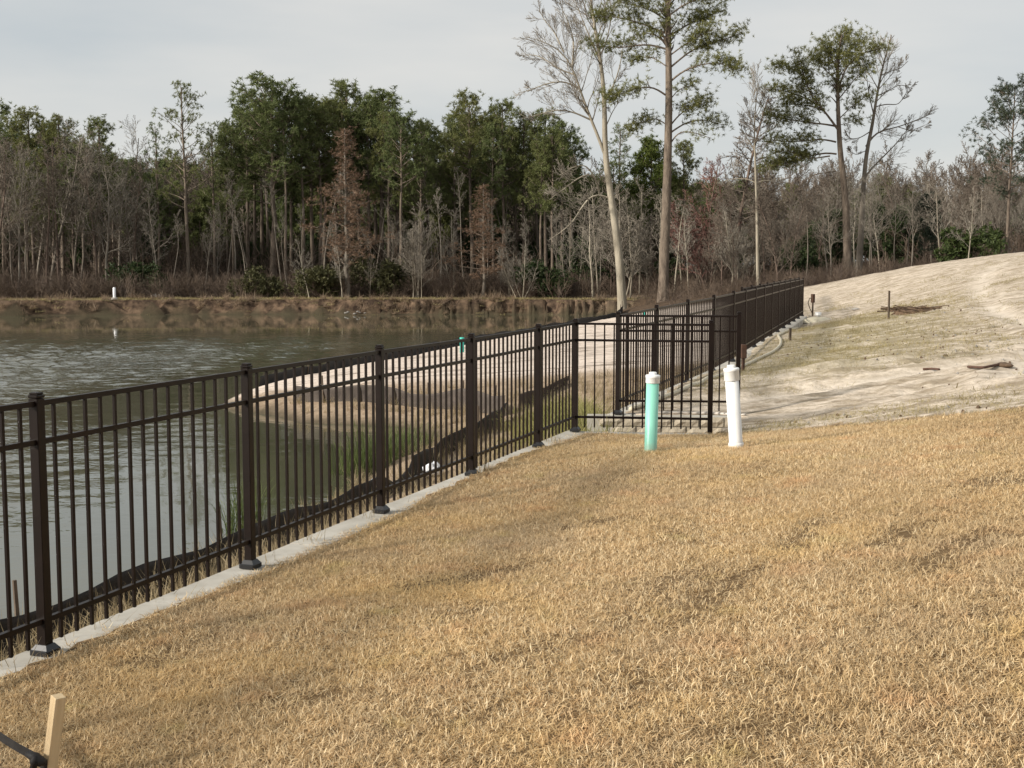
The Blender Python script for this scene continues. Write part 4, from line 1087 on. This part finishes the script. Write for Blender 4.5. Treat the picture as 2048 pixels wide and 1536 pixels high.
hero('pine_tree', 'broad flat topped pine on a leaning trunk right of the tallest pine', 80,
     [(1697, 574), (1694, 480), (1691, 404), (1686, 350), (1680, 303), (1676, 222), (1675, 141), (1678, 90), (1684, 70)], 0.30, 0.06,
     [([(1678, 262), (1665, 244), (1652, 226), (1620, 190), (1603, 133), (1590, 108)], 1.5), ([(1672, 284), (1652, 279), (1632, 279), (1583, 284), (1541, 280)], 1.3), ([(1673, 308), (1650, 305), (1624, 311), (1583, 323), (1528, 338)], 1.6),
      ([(1670, 252), (1648, 248), (1624, 246), (1571, 238), (1540, 230)], 1.4), ([(1640, 212), (1610, 195), (1571, 182), (1538, 177)], 1.5), ([(1676, 184), (1683, 158), (1692, 133), (1725, 105), (1767, 97)], 1.5), ([(1675, 140), (1662, 115), (1652, 97), (1640, 77)], 1.5),
      ([(1676, 122), (1683, 98), (1688, 80), (1692, 65)], 1.5), ([(1676, 122), (1694, 105), (1712, 88), (1736, 76)], 1.5), ([(1680, 236), (1692, 224), (1704, 213), (1734, 190)], 1.1), ([(1607, 150), (1590, 140), (1572, 134), (1548, 134)], 1.5), ([(1676, 200), (1700, 170), (1716, 150), (1740, 130)], 1.2),
      ([(1672, 342), (1650, 346), (1630, 348), (1600, 368)], 0.0), ([(1645, 220), (1620, 212), (1590, 208), (1560, 208)], 1.3), ([(1674, 160), (1650, 140), (1634, 120), (1612, 112)], 1.4), ([(1660, 312), (1620, 318), (1575, 300), (1548, 305)], 1.3), ([(1680, 250), (1700, 245), (1722, 236)], 1.0)],
     'bark_pine', None, 303, pine=7, twig=(24, 0), tl=0.30)
hero('bare_tree', 'dark spreading bare tree beside the flat topped pine', 82,
     [(1716, 562), (1721, 480), (1725, 404), (1729, 343), (1733, 303), (1745, 250), (1753, 194), (1765, 133), (1777, 93), (1783, 70)], 0.24, 0.03,
     [([(1732, 293), (1744, 274), (1757, 262), (1797, 254), (1838, 238), (1862, 228)], 0), ([(1728, 358), (1740, 340), (1757, 323), (1793, 287), (1815, 258)], 0), ([(1742, 262), (1720, 276), (1700, 279), (1688, 258)], 0), ([(1750, 214), (1772, 208), (1797, 210), (1815, 182)], 0),
      ([(1754, 192), (1776, 182), (1800, 168), (1826, 178)], 0), ([(1764, 150), (1782, 142), (1801, 137), (1816, 122)], 0), ([(1748, 232), (1738, 190), (1733, 150)], 0), ([(1797, 254), (1822, 262), (1850, 250)], 0), ([(1735, 300), (1712, 310), (1694, 298)], 0)],
     'bark_grey', 'twig_grey', 304, twig=(5.5, 8), tl=0.46)
hero('bare_tree', 'slender pale bare tree with a straight white trunk left of the flat topped pine', 80,
     [(1517, 568), (1515, 500), (1514, 430), (1511, 340), (1508, 260), (1511, 210), (1517, 168)], 0.13, 0.02,
     [([(1512, 366), (1496, 358), (1472, 357), (1448, 362)], 0), ([(1513, 366), (1528, 360), (1545, 362), (1566, 376)], 0), ([(1508, 300), (1494, 276), (1482, 255)], 0), ([(1509, 286), (1524, 268), (1545, 256), (1562, 252)], 0), ([(1508, 255), (1498, 225), (1490, 205)], 0), ([(1510, 240), (1524, 214), (1534, 192)], 0)],
     'bark_pale', 'twig_grey', 305, twig=(6, 7), tl=0.6)

# ------------------------------------------------------------------ evergreen bushes
def bush(u, v, Y, w, h, mat, label, seed):
    g = np.random.default_rng(seed)
    b = P(u, v, Y); b[2] = gz(b[0], b[1])
    root = thing('evergreen_bush', label, 'bush', b)
    m = MB(); C = []
    for k in range(7):
        d = np.array([g.normal(0, .35) * w, g.normal(0, .35) * w, h * g.uniform(.5, .9)])
        m.tube([(0, 0, -0.1), d * [.5, .5, .45], d], [0.05, 0.035, 0.012], 4, cap=False)
    m.build('stems', 'bark_brown', root)
    lobes = [(g.normal(0, .33, 3) * [w, w, 0] + [0, 0, h * g.uniform(.25, .75)], g.uniform(.22, .42)) for _ in range(11)]
    for c_, s_ in lobes:
        q = g.normal(0, 1, (70, 3)); q /= np.linalg.norm(q, axis=1, keepdims=True)
        C.append(c_ + q * g.uniform(.45, 1, (70, 1)) * [w * s_, w * s_, h * s_ * .9])
    C = np.vstack(C); C = C[C[:, 2] > 0]
    m = MB(); tufts(m, C, g, n=7, ln=0.24, wd=0.10, up=0.2); m.build('crown', mat, root, tint=True)
bush(1075, 560, 86.5, 2.6, 2.6, 'leaf_dark', 'dark green evergreen bush under the pines left of the big pale bare tree', 1)
bush(275, 560, 90, 2.2, 2.8, 'leaf_dark', 'dark green evergreen bush below the tallest airy pine', 2)
bush(1940, 520, 74, 2.2, 2.6, 'leaf_green', 'fresh green bush behind the crest of the sandy hill', 3)
bush(780, 560, 87.5, 2.6, 3.2, 'leaf_olive', 'olive shrub on the far bank right of the tall rust tree', 7)
bush(520, 560, 88, 2.2, 2.2, 'leaf_olive', 'low olive shrub on the far bank below the big dense pine', 8)
bush(1590, 560, 95, 2.4, 3.6, 'leaf_dark', 'dark bush in the shade behind the far fence end', 4)
bush(640, 560, 86.5, 2.4, 2.4, 'leaf_olive', 'olive bush at the foot of the tall rust tree', 5)
bush(1180, 500, 96, 3.0, 5.5, 'leaf_dark', 'tall dark evergreen bush directly behind the big pale trunk', 6)

# ------------------------------------------------------------------ scattered ground cover (stuff)
def proto_coll(name, meshes):
    c = bpy.data.collections.new(name)
    for k, me_ in enumerate(meshes):
        c.objects.link(bpy.data.objects.new('%s_%d' % (name, k), me_))
    return c
def scatter(name, X, Y, Z, faces, dens, coll, s0, s1, seed, kind='stuff', tilt=0.15):
    me_ = mesh_from(name, np.c_[X, Y, Z], [faces], 'ground_mat')
    a = me_.attributes.new('dens', 'FLOAT', 'POINT'); a.data.foreach_set('value', dens.astype(np.float32))
    o = link(name, me_); o['kind'] = kind
    ng = bpy.data.node_groups.new(name, 'GeometryNodeTree')
    ng.interface.new_socket('Geometry', in_out='INPUT', socket_type='NodeSocketGeometry')
    ng.interface.new_socket('Geometry', in_out='OUTPUT', socket_type='NodeSocketGeometry')
    N, Lk = ng.nodes, ng.links
    gi, go = N.new('NodeGroupInput'), N.new('NodeGroupOutput')
    dp = N.new('GeometryNodeDistributePointsOnFaces'); dp.inputs['Seed'].default_value = seed
    na = N.new('GeometryNodeInputNamedAttribute'); na.data_type = 'FLOAT'; na.inputs['Name'].default_value = 'dens'
    Lk.new(gi.outputs[0], dp.inputs['Mesh']); Lk.new(na.outputs['Attribute'], dp.inputs['Density'])
    ci = N.new('GeometryNodeCollectionInfo'); ci.inputs['Collection'].default_value = coll
    ci.inputs['Separate Children'].default_value = True; ci.inputs['Reset Children'].default_value = True
    ip = N.new('GeometryNodeInstanceOnPoints'); ip.inputs['Pick Instance'].default_value = True
    rv = N.new('FunctionNodeRandomValue'); rv.data_type = 'FLOAT_VECTOR'
    rv.inputs[0].default_value = (-tilt, -tilt, 0); rv.inputs[1].default_value = (tilt, tilt, 6.283); rv.inputs['Seed'].default_value = seed + 1
    rs = N.new('FunctionNodeRandomValue'); rs.data_type = 'FLOAT'
    rs.inputs[2].default_value = s0; rs.inputs[3].default_value = s1; rs.inputs['Seed'].default_value = seed + 2
    Lk.new(dp.outputs['Points'], ip.inputs['Points']); Lk.new(ci.outputs[0], ip.inputs['Instance'])
    Lk.new(rv.outputs[0], ip.inputs['Rotation']); Lk.new(rs.outputs[1], ip.inputs['Scale'])
    Lk.new(ip.outputs[0], go.inputs[0])
    md = o.modifiers.new('scatter', 'NODES'); md.node_group = ng
    return o
def grid(x0, x1, y0, y1, d):
    xs, ys = np.arange(x0, x1 + 1e-6, d), np.arange(y0, y1 + 1e-6, d)
    A, B = np.meshgrid(xs, ys); nx = len(xs); ny = len(ys)
    i = (np.arange(ny - 1)[:, None] * nx + np.arange(nx - 1)[None, :]).ravel()
    A, B = A.ravel(), B.ravel(); z, zn = height(A, B)
    return A, B, z, np.stack([i, i + 1, i + 1 + nx, i + nx], -1).astype(np.int32), zn
def blades(seed, n, rad, l0, l1, w, lean, curl, nseg=3):
    """a tuft of bent tapering blades"""
    g = np.random.default_rng(seed); m = MB()
    for k in range(n):
        az = g.random() * 6.283; rr = rad * math.sqrt(g.random()); b = np.array([rr * math.cos(az), rr * math.sin(az), -0.004])
        a2 = g.random() * 6.283; el = math.pi / 2 - abs(g.normal(lean, 0.3)); L = g.uniform(l0, l1); wd = w * g.uniform(0.7, 1.3)
        d = np.array([math.cos(a2) * math.cos(el), math.sin(a2) * math.cos(el), math.sin(el)]); sx = np.array([-math.sin(a2), math.cos(a2), 0.0])
        tw_ = g.normal(0, 0.6); sx = unit(sx + np.array([0, 0, tw_]) * 0.5)
        pts = [b]; cv = g.normal(0, curl, 3)
        for s in range(nseg):
            d = unit(d + cv / nseg + np.array([0, 0, -0.25 * curl])); pts.append(pts[-1] + d * L / nseg)
        V = []
        for s in range(nseg):
            ww = wd * (1 - 0.6 * s / nseg) / 2; V += [pts[s] - sx * ww, pts[s] + sx * ww]
        V.append(pts[-1]); V = np.array(V); V[:, 2] = np.maximum(V[:, 2], -0.004 + 0.002 * g.random())
        fc = [(2 * s, 2 * s + 1, 2 * s + 3, 2 * s + 2) for s in range(nseg - 1)] + [(2 * nseg - 2, 2 * nseg - 1, 2 * nseg)]
        m.add(V, fc, float(np.clip(g.normal(0.5, 0.25), 0, 1)))
    return m
lawn_c = proto_coll('lawn_tuft', [blades(400 + k, 50, 0.075, 0.018, 0.048, 0.0035, 0.92, 0.85).mesh('lawn_tuft', 'straw_lawn', tint=True) for k in range(6)])
A, B, Z, Fq, zn = grid(-5.5, 9.0, 0.6, 14.2, 0.09)
vis = (np.abs(A) < 0.46 * B + 1.6)
edge = sstep(0.10, 0.16, zn['dfen'])
seam = np.zeros_like(A)
for (ua, va, ub, vb_) in ((815, 1172, 900, 1166), (930, 1158, 1105, 1128), (1365, 1255, 1512, 1138), (1490, 950, 1530, 948), (560, 1285, 640, 1262), (1130, 1060, 1240, 1040), (1160, 1400, 1300, 1360), (1560, 1110, 1640, 1040), (1780, 1090, 1860, 1050), (600, 1290, 760, 1240), (1000, 1330, 1130, 1290), (560, 1420, 700, 1390), (1850, 1140, 1990, 1060), (1230, 1180, 1330, 1150), (900, 1240, 1000, 1215), (1500, 1470, 1560, 1450)):
    sg = np.array([G(ua, va)[:2], G(ub, vb_)[:2]])
    seam = np.maximum(seam, np.exp(-1.0 * (pdist(A + 0.10 * fbm(A * 4, B * 4, 71), B + 0.10 * fbm(A * 4, B * 4, 72), sg) / 0.085) ** 2) * sstep(-0.28, 0.08, fbm(A * 3.5, B * 3.5, 73)))
for (ua, va) in ((1301, 906), (1473, 903)):
    q_ = P(ua, va, 11.3); seam = np.maximum(seam, 0.95 * np.exp(-(np.hypot(A - q_[0], B - q_[1]) / 0.11) ** 2))
nl = fbm(A * 0.9, B * 0.9, 60); ns_ = fbm((A * .9 - B * .5) * 2.6, (A * .5 + B * .9) * 0.7, 61)
dens = zn['lawn'] * vis * edge * np.clip(780 + 400 * nl - 550 * sstep(0.12, 0.28, ns_) - 980 * seam, 40, 950) * np.where(B > 9, 0.8, 1.0)
dle = pdist(A, B, np.array(LAWN_EDGE)); dens = dens * sstep(0.0, 0.35, dle + 0.25 * fbm(A * 3, B * 3, 9))
scatter('lawn_grass', A, B, Z, Fq, dens, lawn_c, 0.75, 1.2, 3, tilt=0.2)

bank_c = proto_coll('bank_tuft', [blades(420 + k, 34, 0.10, 0.12, 0.34, 0.006, 0.45, 0.5).mesh('bank_tuft', 'straw_bank', tint=True) for k in range(5)])
green_c = proto_coll('green_tuft', [blades(430 + k, 34, 0.10, 0.12, 0.36, 0.006, 0.40, 0.5).mesh('green_tuft', 'grass_green', tint=True) for k in range(4)])
A, B, Z, Fq, zn = grid(-9, 4.0, 1.0, 29, 0.25)
low = (1 - zn['up']) * (1 - zn['pond'])
strip_ = np.exp(-((zn['dfen'] - 0.35) / 0.35) ** 2)
d1 = low * np.where(B < 27.2 - 0.12 * (A + 2), 1, 0) * (zn['dfen'] > 0.17) * (6 + 46 * strip_ * (0.4 + 1.2 * vnoise(A * 1.1, B * 1.1, 8)))
d1 = d1 * np.where((zn['dn'] < 0.25), 0.3, 1)
d1 = d1 * (1 - sstep(26.5, 27.5, B + 0.12 * (A + 2)))
notch = np.exp(-((A - 0.95) / 0.75) ** 2 - ((B - 15.6) / 2.2) ** 2)
scatter('bank_grass', A, B, Z, Fq, d1 * (1 - 0.8 * np.clip(notch * 1.5, 0, 1)) * (1 - (A > 0.95) * (B > 13.2) * (B < 15.3)), bank_c, 0.6, 1.25, 5)
notch = np.maximum(notch, 0.55 * np.exp(-((A - 1.2) / 1.0) ** 2 - ((B - 19.0) / 3.0) ** 2))
scatter('notch_grass', A, B, Z, Fq, low * 120 * np.clip(notch * 1.3 - 0.15, 0, 1) * (zn['dfen'] > 0.15) * (1 - sstep(0.85, 1.15, A)), green_c, 0.9, 1.9, 6)

sand_c = proto_coll('sand_tuft', [blades(440 + k, 30, 0.13, 0.03, 0.10, 0.005, 0.9, 0.7).mesh('sand_tuft', 'straw_sand', tint=True) for k in range(4)])
A, B, Z, Fq, zn = grid(1.5, 22.5, 11.0, 48, 0.35)
nst_ = fbm((A * .99 - B * .14) * 0.35, (A * .14 + B * .99) * 1.6, 70, 5)
grn = np.exp(-((A - 5.4 - (B - 22) * 0.30) / 2.0) ** 2) * sstep(15.5, 18, B) * (1 - sstep(28, 36, B))
ds = (1 - 0.9 * zn['track']) * zn['sand'] * (zn['dfen'] > 0.35) * (40 * sstep(0.02, 0.16, nst_) + 26 * grn * sstep(-0.2, 0.0, nst_)) * (1 - sstep(24, 46, B) * 0.7)
ds = ds + zn['sand'] * 60 * np.exp(-(pdist(A, B, np.array(LAWN_EDGE)) / 0.5) ** 2) * (B < 14.4)
scatter('sand_grass', A, B, Z, Fq, ds, sand_c, 0.7, 1.3, 8)
weed_n = fbm(A * .45 + 3, B * .8, 77)
scatter('sand_weeds', A, B, Z, Fq, zn['sand'] * (zn['dfen'] > 0.4) * 2.6 * sstep(0.06, 0.2, weed_n), sand_c, 1.3, 2.6, 21)
clods = []
for k in range(4):
    g = np.random.default_rng(450 + k); m = MB(); Vm, Fm = lathe([(0.010, -0.01), (0.022, 0.0), (0.020, 0.014), (0.008, 0.022)], 7)
    m.add(np.array(Vm) * g.uniform(0.7, 1.4, (1, 3)) + g.normal(0, 0.003, (len(Vm), 3)), Fm); clods.append(m.mesh('clod', 'debris' if k < 2 else 'rock'))
scatter('sand_clods', A, B, Z, Fq, zn['sand'] * (zn['dfen'] > 0.3) * 16 * sstep(-0.02, 0.2, fbm(A * .5, B * .9, 90)) * (B < 32), proto_coll('clod', clods), 0.25, 1.0, 10, tilt=0.5)

far_c = proto_coll('far_clump', [blades(460 + k, 70, 0.22, 0.35, 0.95, 0.022, 0.6, 0.9).mesh('far_clump', 'straw_far', tint=True) for k in range(5)])
A, B, Z, Fq, zn = grid(-46, 14, 76, 87, 0.4)
db = zn['far'] * (1 - zn['pond']) * (1 - sstep(1.2, 2.6, zn['dfar'])) * (1.7 + 10 * fbm(A * .45, B * .45, 33)) * (zn['dfar'] > 0.15)
scatter('far_bank_grass', A, B, Z, Fq, np.clip(db, 0, 9) , far_c, 0.4, 0.95, 12, tilt=0.4)
path_c = proto_coll('path_tuft', [blades(480 + k, 40, 0.25, 0.06, 0.16, 0.02, 0.8, 0.6).mesh('path_tuft', 'straw_sand', tint=True) for k in range(3)])
scatter('far_path_grass', A, B, Z, Fq, zn['far'] * np.exp(-((zn['dfar'] - 2.2) / 1.1) ** 2) * 9, path_c, 0.8, 1.5, 13)
brush_l = []
for k in range(5):
    g = np.random.default_rng(470 + k); m = MB()
    for s in range(16):
        prm = dict(BASE); prm.update(levels=2, seg=(4, 2), wander=(.16, .2), up=(.06, .03), taper=(.4, .6), rmin=0.008, k=(3, 3), n=(7, 0), start=(.25, 0), ang=(.6, 0), ratio=(.42, 0), short=(.3, 0))
        grow([m, m], (g.normal(0, .35), g.normal(0, .35), -.05), (g.normal(0, .45), g.normal(0, .45), 1), g.uniform(.7, 1.9), 0.014, 0, g, prm)
    brush_l.append(m.mesh('brush', 'brush_twig', tint=True))
brush_c = proto_coll('brush', brush_l)
A, B, Z, Fq, zn = grid(-48, 60, 60, 112, 1.0)
dbr = np.where(B > 84, 1.0, 0) * (1 - sstep(96, 108, B) * .6) * zn['far'] * sstep(3.2, 5.0, zn['dfar']) * 0.85 + (zn['far'] < 0.5) * (A > 8) * (1 - zn['pond']) * sstep(60, 68, B - (A - 12) * 0.5) * 0.5
scatter('undergrowth', A, B, Z, Fq, dbr * (A < 6), brush_c, 0.5, 1.15, 14)
scatter('low_undergrowth', A, B, Z, Fq, dbr * (A >= 6) * 0.9, brush_c, 0.3, 0.75, 15)
dw = []
for k in range(3):
    a, b, c = pine_proto(500 + k, 15, 0.2, base=.12, width=.22, dens=1.0, n=8, ln=.5, wd=.14, nb=56); dw.append(c.mesh('distant_crown', 'needles', tint=True))
db_ = []
for k in range(3):
    a, b = bare_proto(510 + k, 13, 0.13, start=(.15, .2, .15, 0), n=(22, 9, 6, 0), rmin=0.02)
    for v_ in a.V: pass
    b.V += a.V; off = b.n; b.Q += [[i + off for i in q] for q in a.Q]; b.n += a.n; b.ti += a.ti
    db_.append(b.mesh('distant_bare', 'twig_brown'))
A, B, Z, Fq, zn = grid(-75, 75, 114, 170, 2.0)
left_ = 1 - sstep(12, 26, A)
scatter('distant_wood', A, B, Z, Fq, 0.055 * (0.35 + 0.65 * left_), proto_coll('distant_pine', dw), 0.45, 0.66, 16, tilt=0.03)
us = []
for k in range(3):
    a, b, c = pine_proto(520 + k, 6, 0.08, base=.04, width=.36, dens=1.1, n=9, ln=.34, wd=.09, nb=46); us.append(c.mesh('understory', 'leaf_dark', tint=True))
A2, B2, Z2, F2, zn2 = grid(-60, 14, 100, 118, 2.0)
scatter('understory', A2, B2, Z2, F2, np.full(A2.shape, 0.04) * (0.6 + 1.6 * vnoise(A2 * .12, B2 * .12, 3)), proto_coll('understory', us), 0.35, 0.7, 18, tilt=0.05)
A2, B2, Z2, F2, zn2 = grid(-60, 60, 91, 114, 1.5)
scatter('tall_brush', A2, B2, Z2, F2, np.full(A2.shape, 0.11) * (B2 > 98), brush_c, 1.3, 2.8, 20, tilt=0.05)
A2, B2, Z2, F2, zn2 = grid(14, 64, 96, 118, 2.0)
scatter('understory_right', A2, B2, Z2, F2, np.full(A2.shape, 0.03), proto_coll('understory_right', us), 0.4, 0.9, 19, tilt=0.05)
scatter('distant_bare_wood', A, B, Z, Fq, 0.06 * (1.4 - 0.4 * left_), proto_coll('distant_bare', db_), 0.6, 0.85, 17, tilt=0.05)

# ------------------------------------------------------------------ reeds by the water
def reed(u, v, w, h, label, seed, n=150, grp=None, mat='reed_green'):
    n = int(n * 1.8); b = PZ(u, v, 0.02); g = np.random.default_rng(seed)
    b[2] = max(gz(b[0], b[1]), -0.05)
    m = blades(seed, n, w, h * 0.55, h, 0.008, 0.18, 0.28, 4)
    o = m.build('reed_clump', mat, None, b, tint=True)
    return tag(o, label, 'reeds', grp)
reed(488, 1062, 0.24, 0.85, 'dark green reed clump behind the second fence post from the left', 601, 130)
reed(700, 945, 0.30, 0.85, 'leftmost green reed clump of the patch in the inlet shallows', 602, 110)
reed(745, 938, 0.36, 1.0, 'tallest green reed clump in the inlet shallows beside the third post', 603, 170)
reed(790, 920, 0.36, 0.75, 'green reed clump right of the third fence post in the inlet', 604, 150)
reed(830, 902, 0.34, 0.70, 'rightmost green reed clump at the narrow end of the inlet', 605, 130)

# ------------------------------------------------------------------ litter, stakes, hoses
def lump(name, pos, s, mat, label, cat, seed, rough=0.3, grp=None):
    g = np.random.default_rng(seed); V, Fc = lathe([(0.35, -0.25), (0.85, -0.1), (1.0, 0.2), (0.85, 0.55), (0.55, 0.82), (0.2, 0.96)], 16)
    V = np.array(V); n = rough * (np.array([fbm(V[:, 0] * 1.9 + seed, V[:, 1] * 1.9 + V[:, 2] * 2.3, seed)]).ravel()) * 2
    V = V * (1 + n[:, None]) * np.array(s)
    m = MB(); m.add(V, Fc); o = m.build(name, mat, None, pos, smooth=True)
    return tag(o, label, cat, grp)
lump('plastic_bag', G(862, 955) + [0, 0, 0.04], (0.13, 0.10, 0.12), 'plastic_white', 'crumpled white plastic bag on the bank between the third and fourth posts', 'bag', 3, 0.85)
lump('plastic_bag', G(749, 985) + [0, 0, 0.02], (0.08, 0.07, 0.17), 'plastic_blue', 'pale blue plastic bag on the bank beside the third post', 'bag', 8, 0.4)
g = G(1832, 625)
root = thing('debris_pile', 'low pile of dark brush lying on the sand right of the thin stake', 'debris', g)
gg = np.random.default_rng(9); m = MB()
for k in range(70):
    a = gg.normal(0, 1, 3) * [0.28, 0.17, 0.03] + [0, 0, 0.05]; d = gg.normal(0, 1, 3) * [0.22, 0.14, 0.05]
    m.tube([a - d, a + d + [0, 0, .02]], [0.016, 0.008], 4)
m.build('sticks', 'debris', root)
Vm, Fm = lathe([(0.6, -0.05), (0.48, 0.05), (0.25, 0.10), (0.05, 0.12)], 14); m = MB(); m.add(np.array(Vm) * [1, .5, 1] + gg.normal(0, .012, (len(Vm), 3)), Fm); m.build('litter', 'debris', root)
def ground_tube(name, label, cat, px, r, mat, rigid=False, k=8):
    pts = [G(u, v) for (u, v) in px]
    pts = smooth_path(np.array(pts), max(8, len(px) * 6))
    z = height(pts[:, 0], pts[:, 1])[0]
    pts[:, 2] = (np.linspace(z[0], z[-1], len(z)) + np.max(z - np.linspace(z[0], z[-1], len(z))) * 0.6 if rigid else z) + r * 0.8
    m = MB(); l0 = pts[0].copy(); m.tube(pts - l0, r, k); o = m.build(name, mat, None, l0, smooth=True)
    return tag(o, label, cat)
ground_tube('garden_hose', 'tan hose lying along the kerb of the long fence and curving onto the sand', 'hose', [(1262, 822), (1330, 797), (1400, 770), (1447, 752), (1490, 733), (1520, 718), (1548, 706), (1561, 693), (1562, 682), (1555, 674), (1575, 664), (1600, 650), (1618, 641)], 0.030, 'hose_tan')
ground_tube('conduit', 'straight white conduit lying on the sand behind the fence panels', 'pipe', [(1300, 829), (1360, 829), (1430, 829), (1490, 832)], 0.018, 'pvc_white')
ground_tube('rusty_pipe', 'short rusty pipe lying on the sand left of the other rusty pipe', 'pipe', [(1846, 744), (1862, 743), (1878, 742)], 0.015, 'rust_metal', True)
ground_tube('rusty_pipe', 'longer rusty pipe ending at a dark clod near the right edge', 'pipe', [(1936, 739), (1965, 739), (2000, 734)], 0.017, 'rust_metal', True)
lump('dark_clod', G(2006, 733), (0.13, 0.09, 0.05), 'debris', 'dark clod at the end of the longer rusty pipe', 'clod', 14)
lump('rock', G(1711, 622), (0.13, 0.10, 0.07), 'rock', 'pale rock on the sand between the far fence end and the thin stake', 'rock', 15)
def stick(u, v0, v1, r, mat, name, label, extra=None):
    b = G(u, v0); Hh = (v0 - v1) / F * b[1]
    root = thing(name, label, 'stake', b)
    m = MB(); m.box((0, 0, Hh / 2 - 0.1), (r * 2, r * 2, Hh + 0.2), 0.4, 0.002); m.build('shaft', mat, root)
    return root, Hh
stick(1777, 637, 584, 0.018, 'dark_wood', 'survey_stake', 'thin brown stake standing alone on the sand left of the brush pile')
root, Hh = stick(1625, 633, 590, 0.020, 'dark_wood', 'marker_stake', 'brown stake with a rusty top and a hose loop near the far fence end')
m = MB(); m.box((0, 0, Hh - 0.12), (0.10, 0.10, 0.28), 0.4, 0.01); m.build('rusty_top', 'rust_metal', root)
m = MB(); m.tube([(-.02, -.03, .1), (-.10, -.04, .25), (-.16, -.04, .42), (-.12, -.03, .56), (-.03, -.03, .60)], 0.014, 6); m.build('hose_loop', 'dark_wood', root)
root, Hh = stick(1580, 681, 656, 0.022, 'dark_wood', 'marker_stake', 'short dark stake standing by the hose midway along the long fence')
root, Hh = stick(1486, 742, 690, 0.020, 'rust_metal', 'marker_stake', 'red brown rusty stake right behind the white pipe by the fence')
m = MB(); m.box((0, 0, Hh - 0.10), (0.085, 0.085, 0.22), 0.2, 0.01); m.build('rusty_top', 'rust_metal', root)
for (u, v0, v1, lab) in ((229, 596, 571, 'white marker post with a low base on the far bank path'),):
    b = P(u, v0, 83.0); b[2] = gz(b[0], b[1]); root = thing('marker_post', lab, 'post', b)
    lathe_obj('post_body', [(0.10, -0.1), (0.10, 0.75), (0.06, 0.8)], 'plastic_white', root, k=12)
    lathe_obj('base', [(0.22, -0.05), (0.22, 0.10), (0.12, 0.14)], 'rock', root, k=12)
b = P(312, 583, 88); lump('rock', (b[0], b[1], gz(b[0], b[1])), (0.45, 0.3, 0.25), 'rock', 'pale boulder in the brush right of the white marker post', 'rock', 21)
gg = np.random.default_rng(33)
for k in range(6):
    b = PZ(690 + k * 8 + gg.normal(0, 2), 629.5, 0.03); s = gg.uniform(0.07, 0.14)
    lump('rock', (b[0], b[1] + gg.uniform(-.1, .3), 0.06 + 0.2 * gg.random()), (s * 1.2, s, s * .8), 'stone_grey', 'pale rock of the small heap at the far waterline below the rust tree', 'rock', 40 + k, grp='pale rocks at the far waterline')
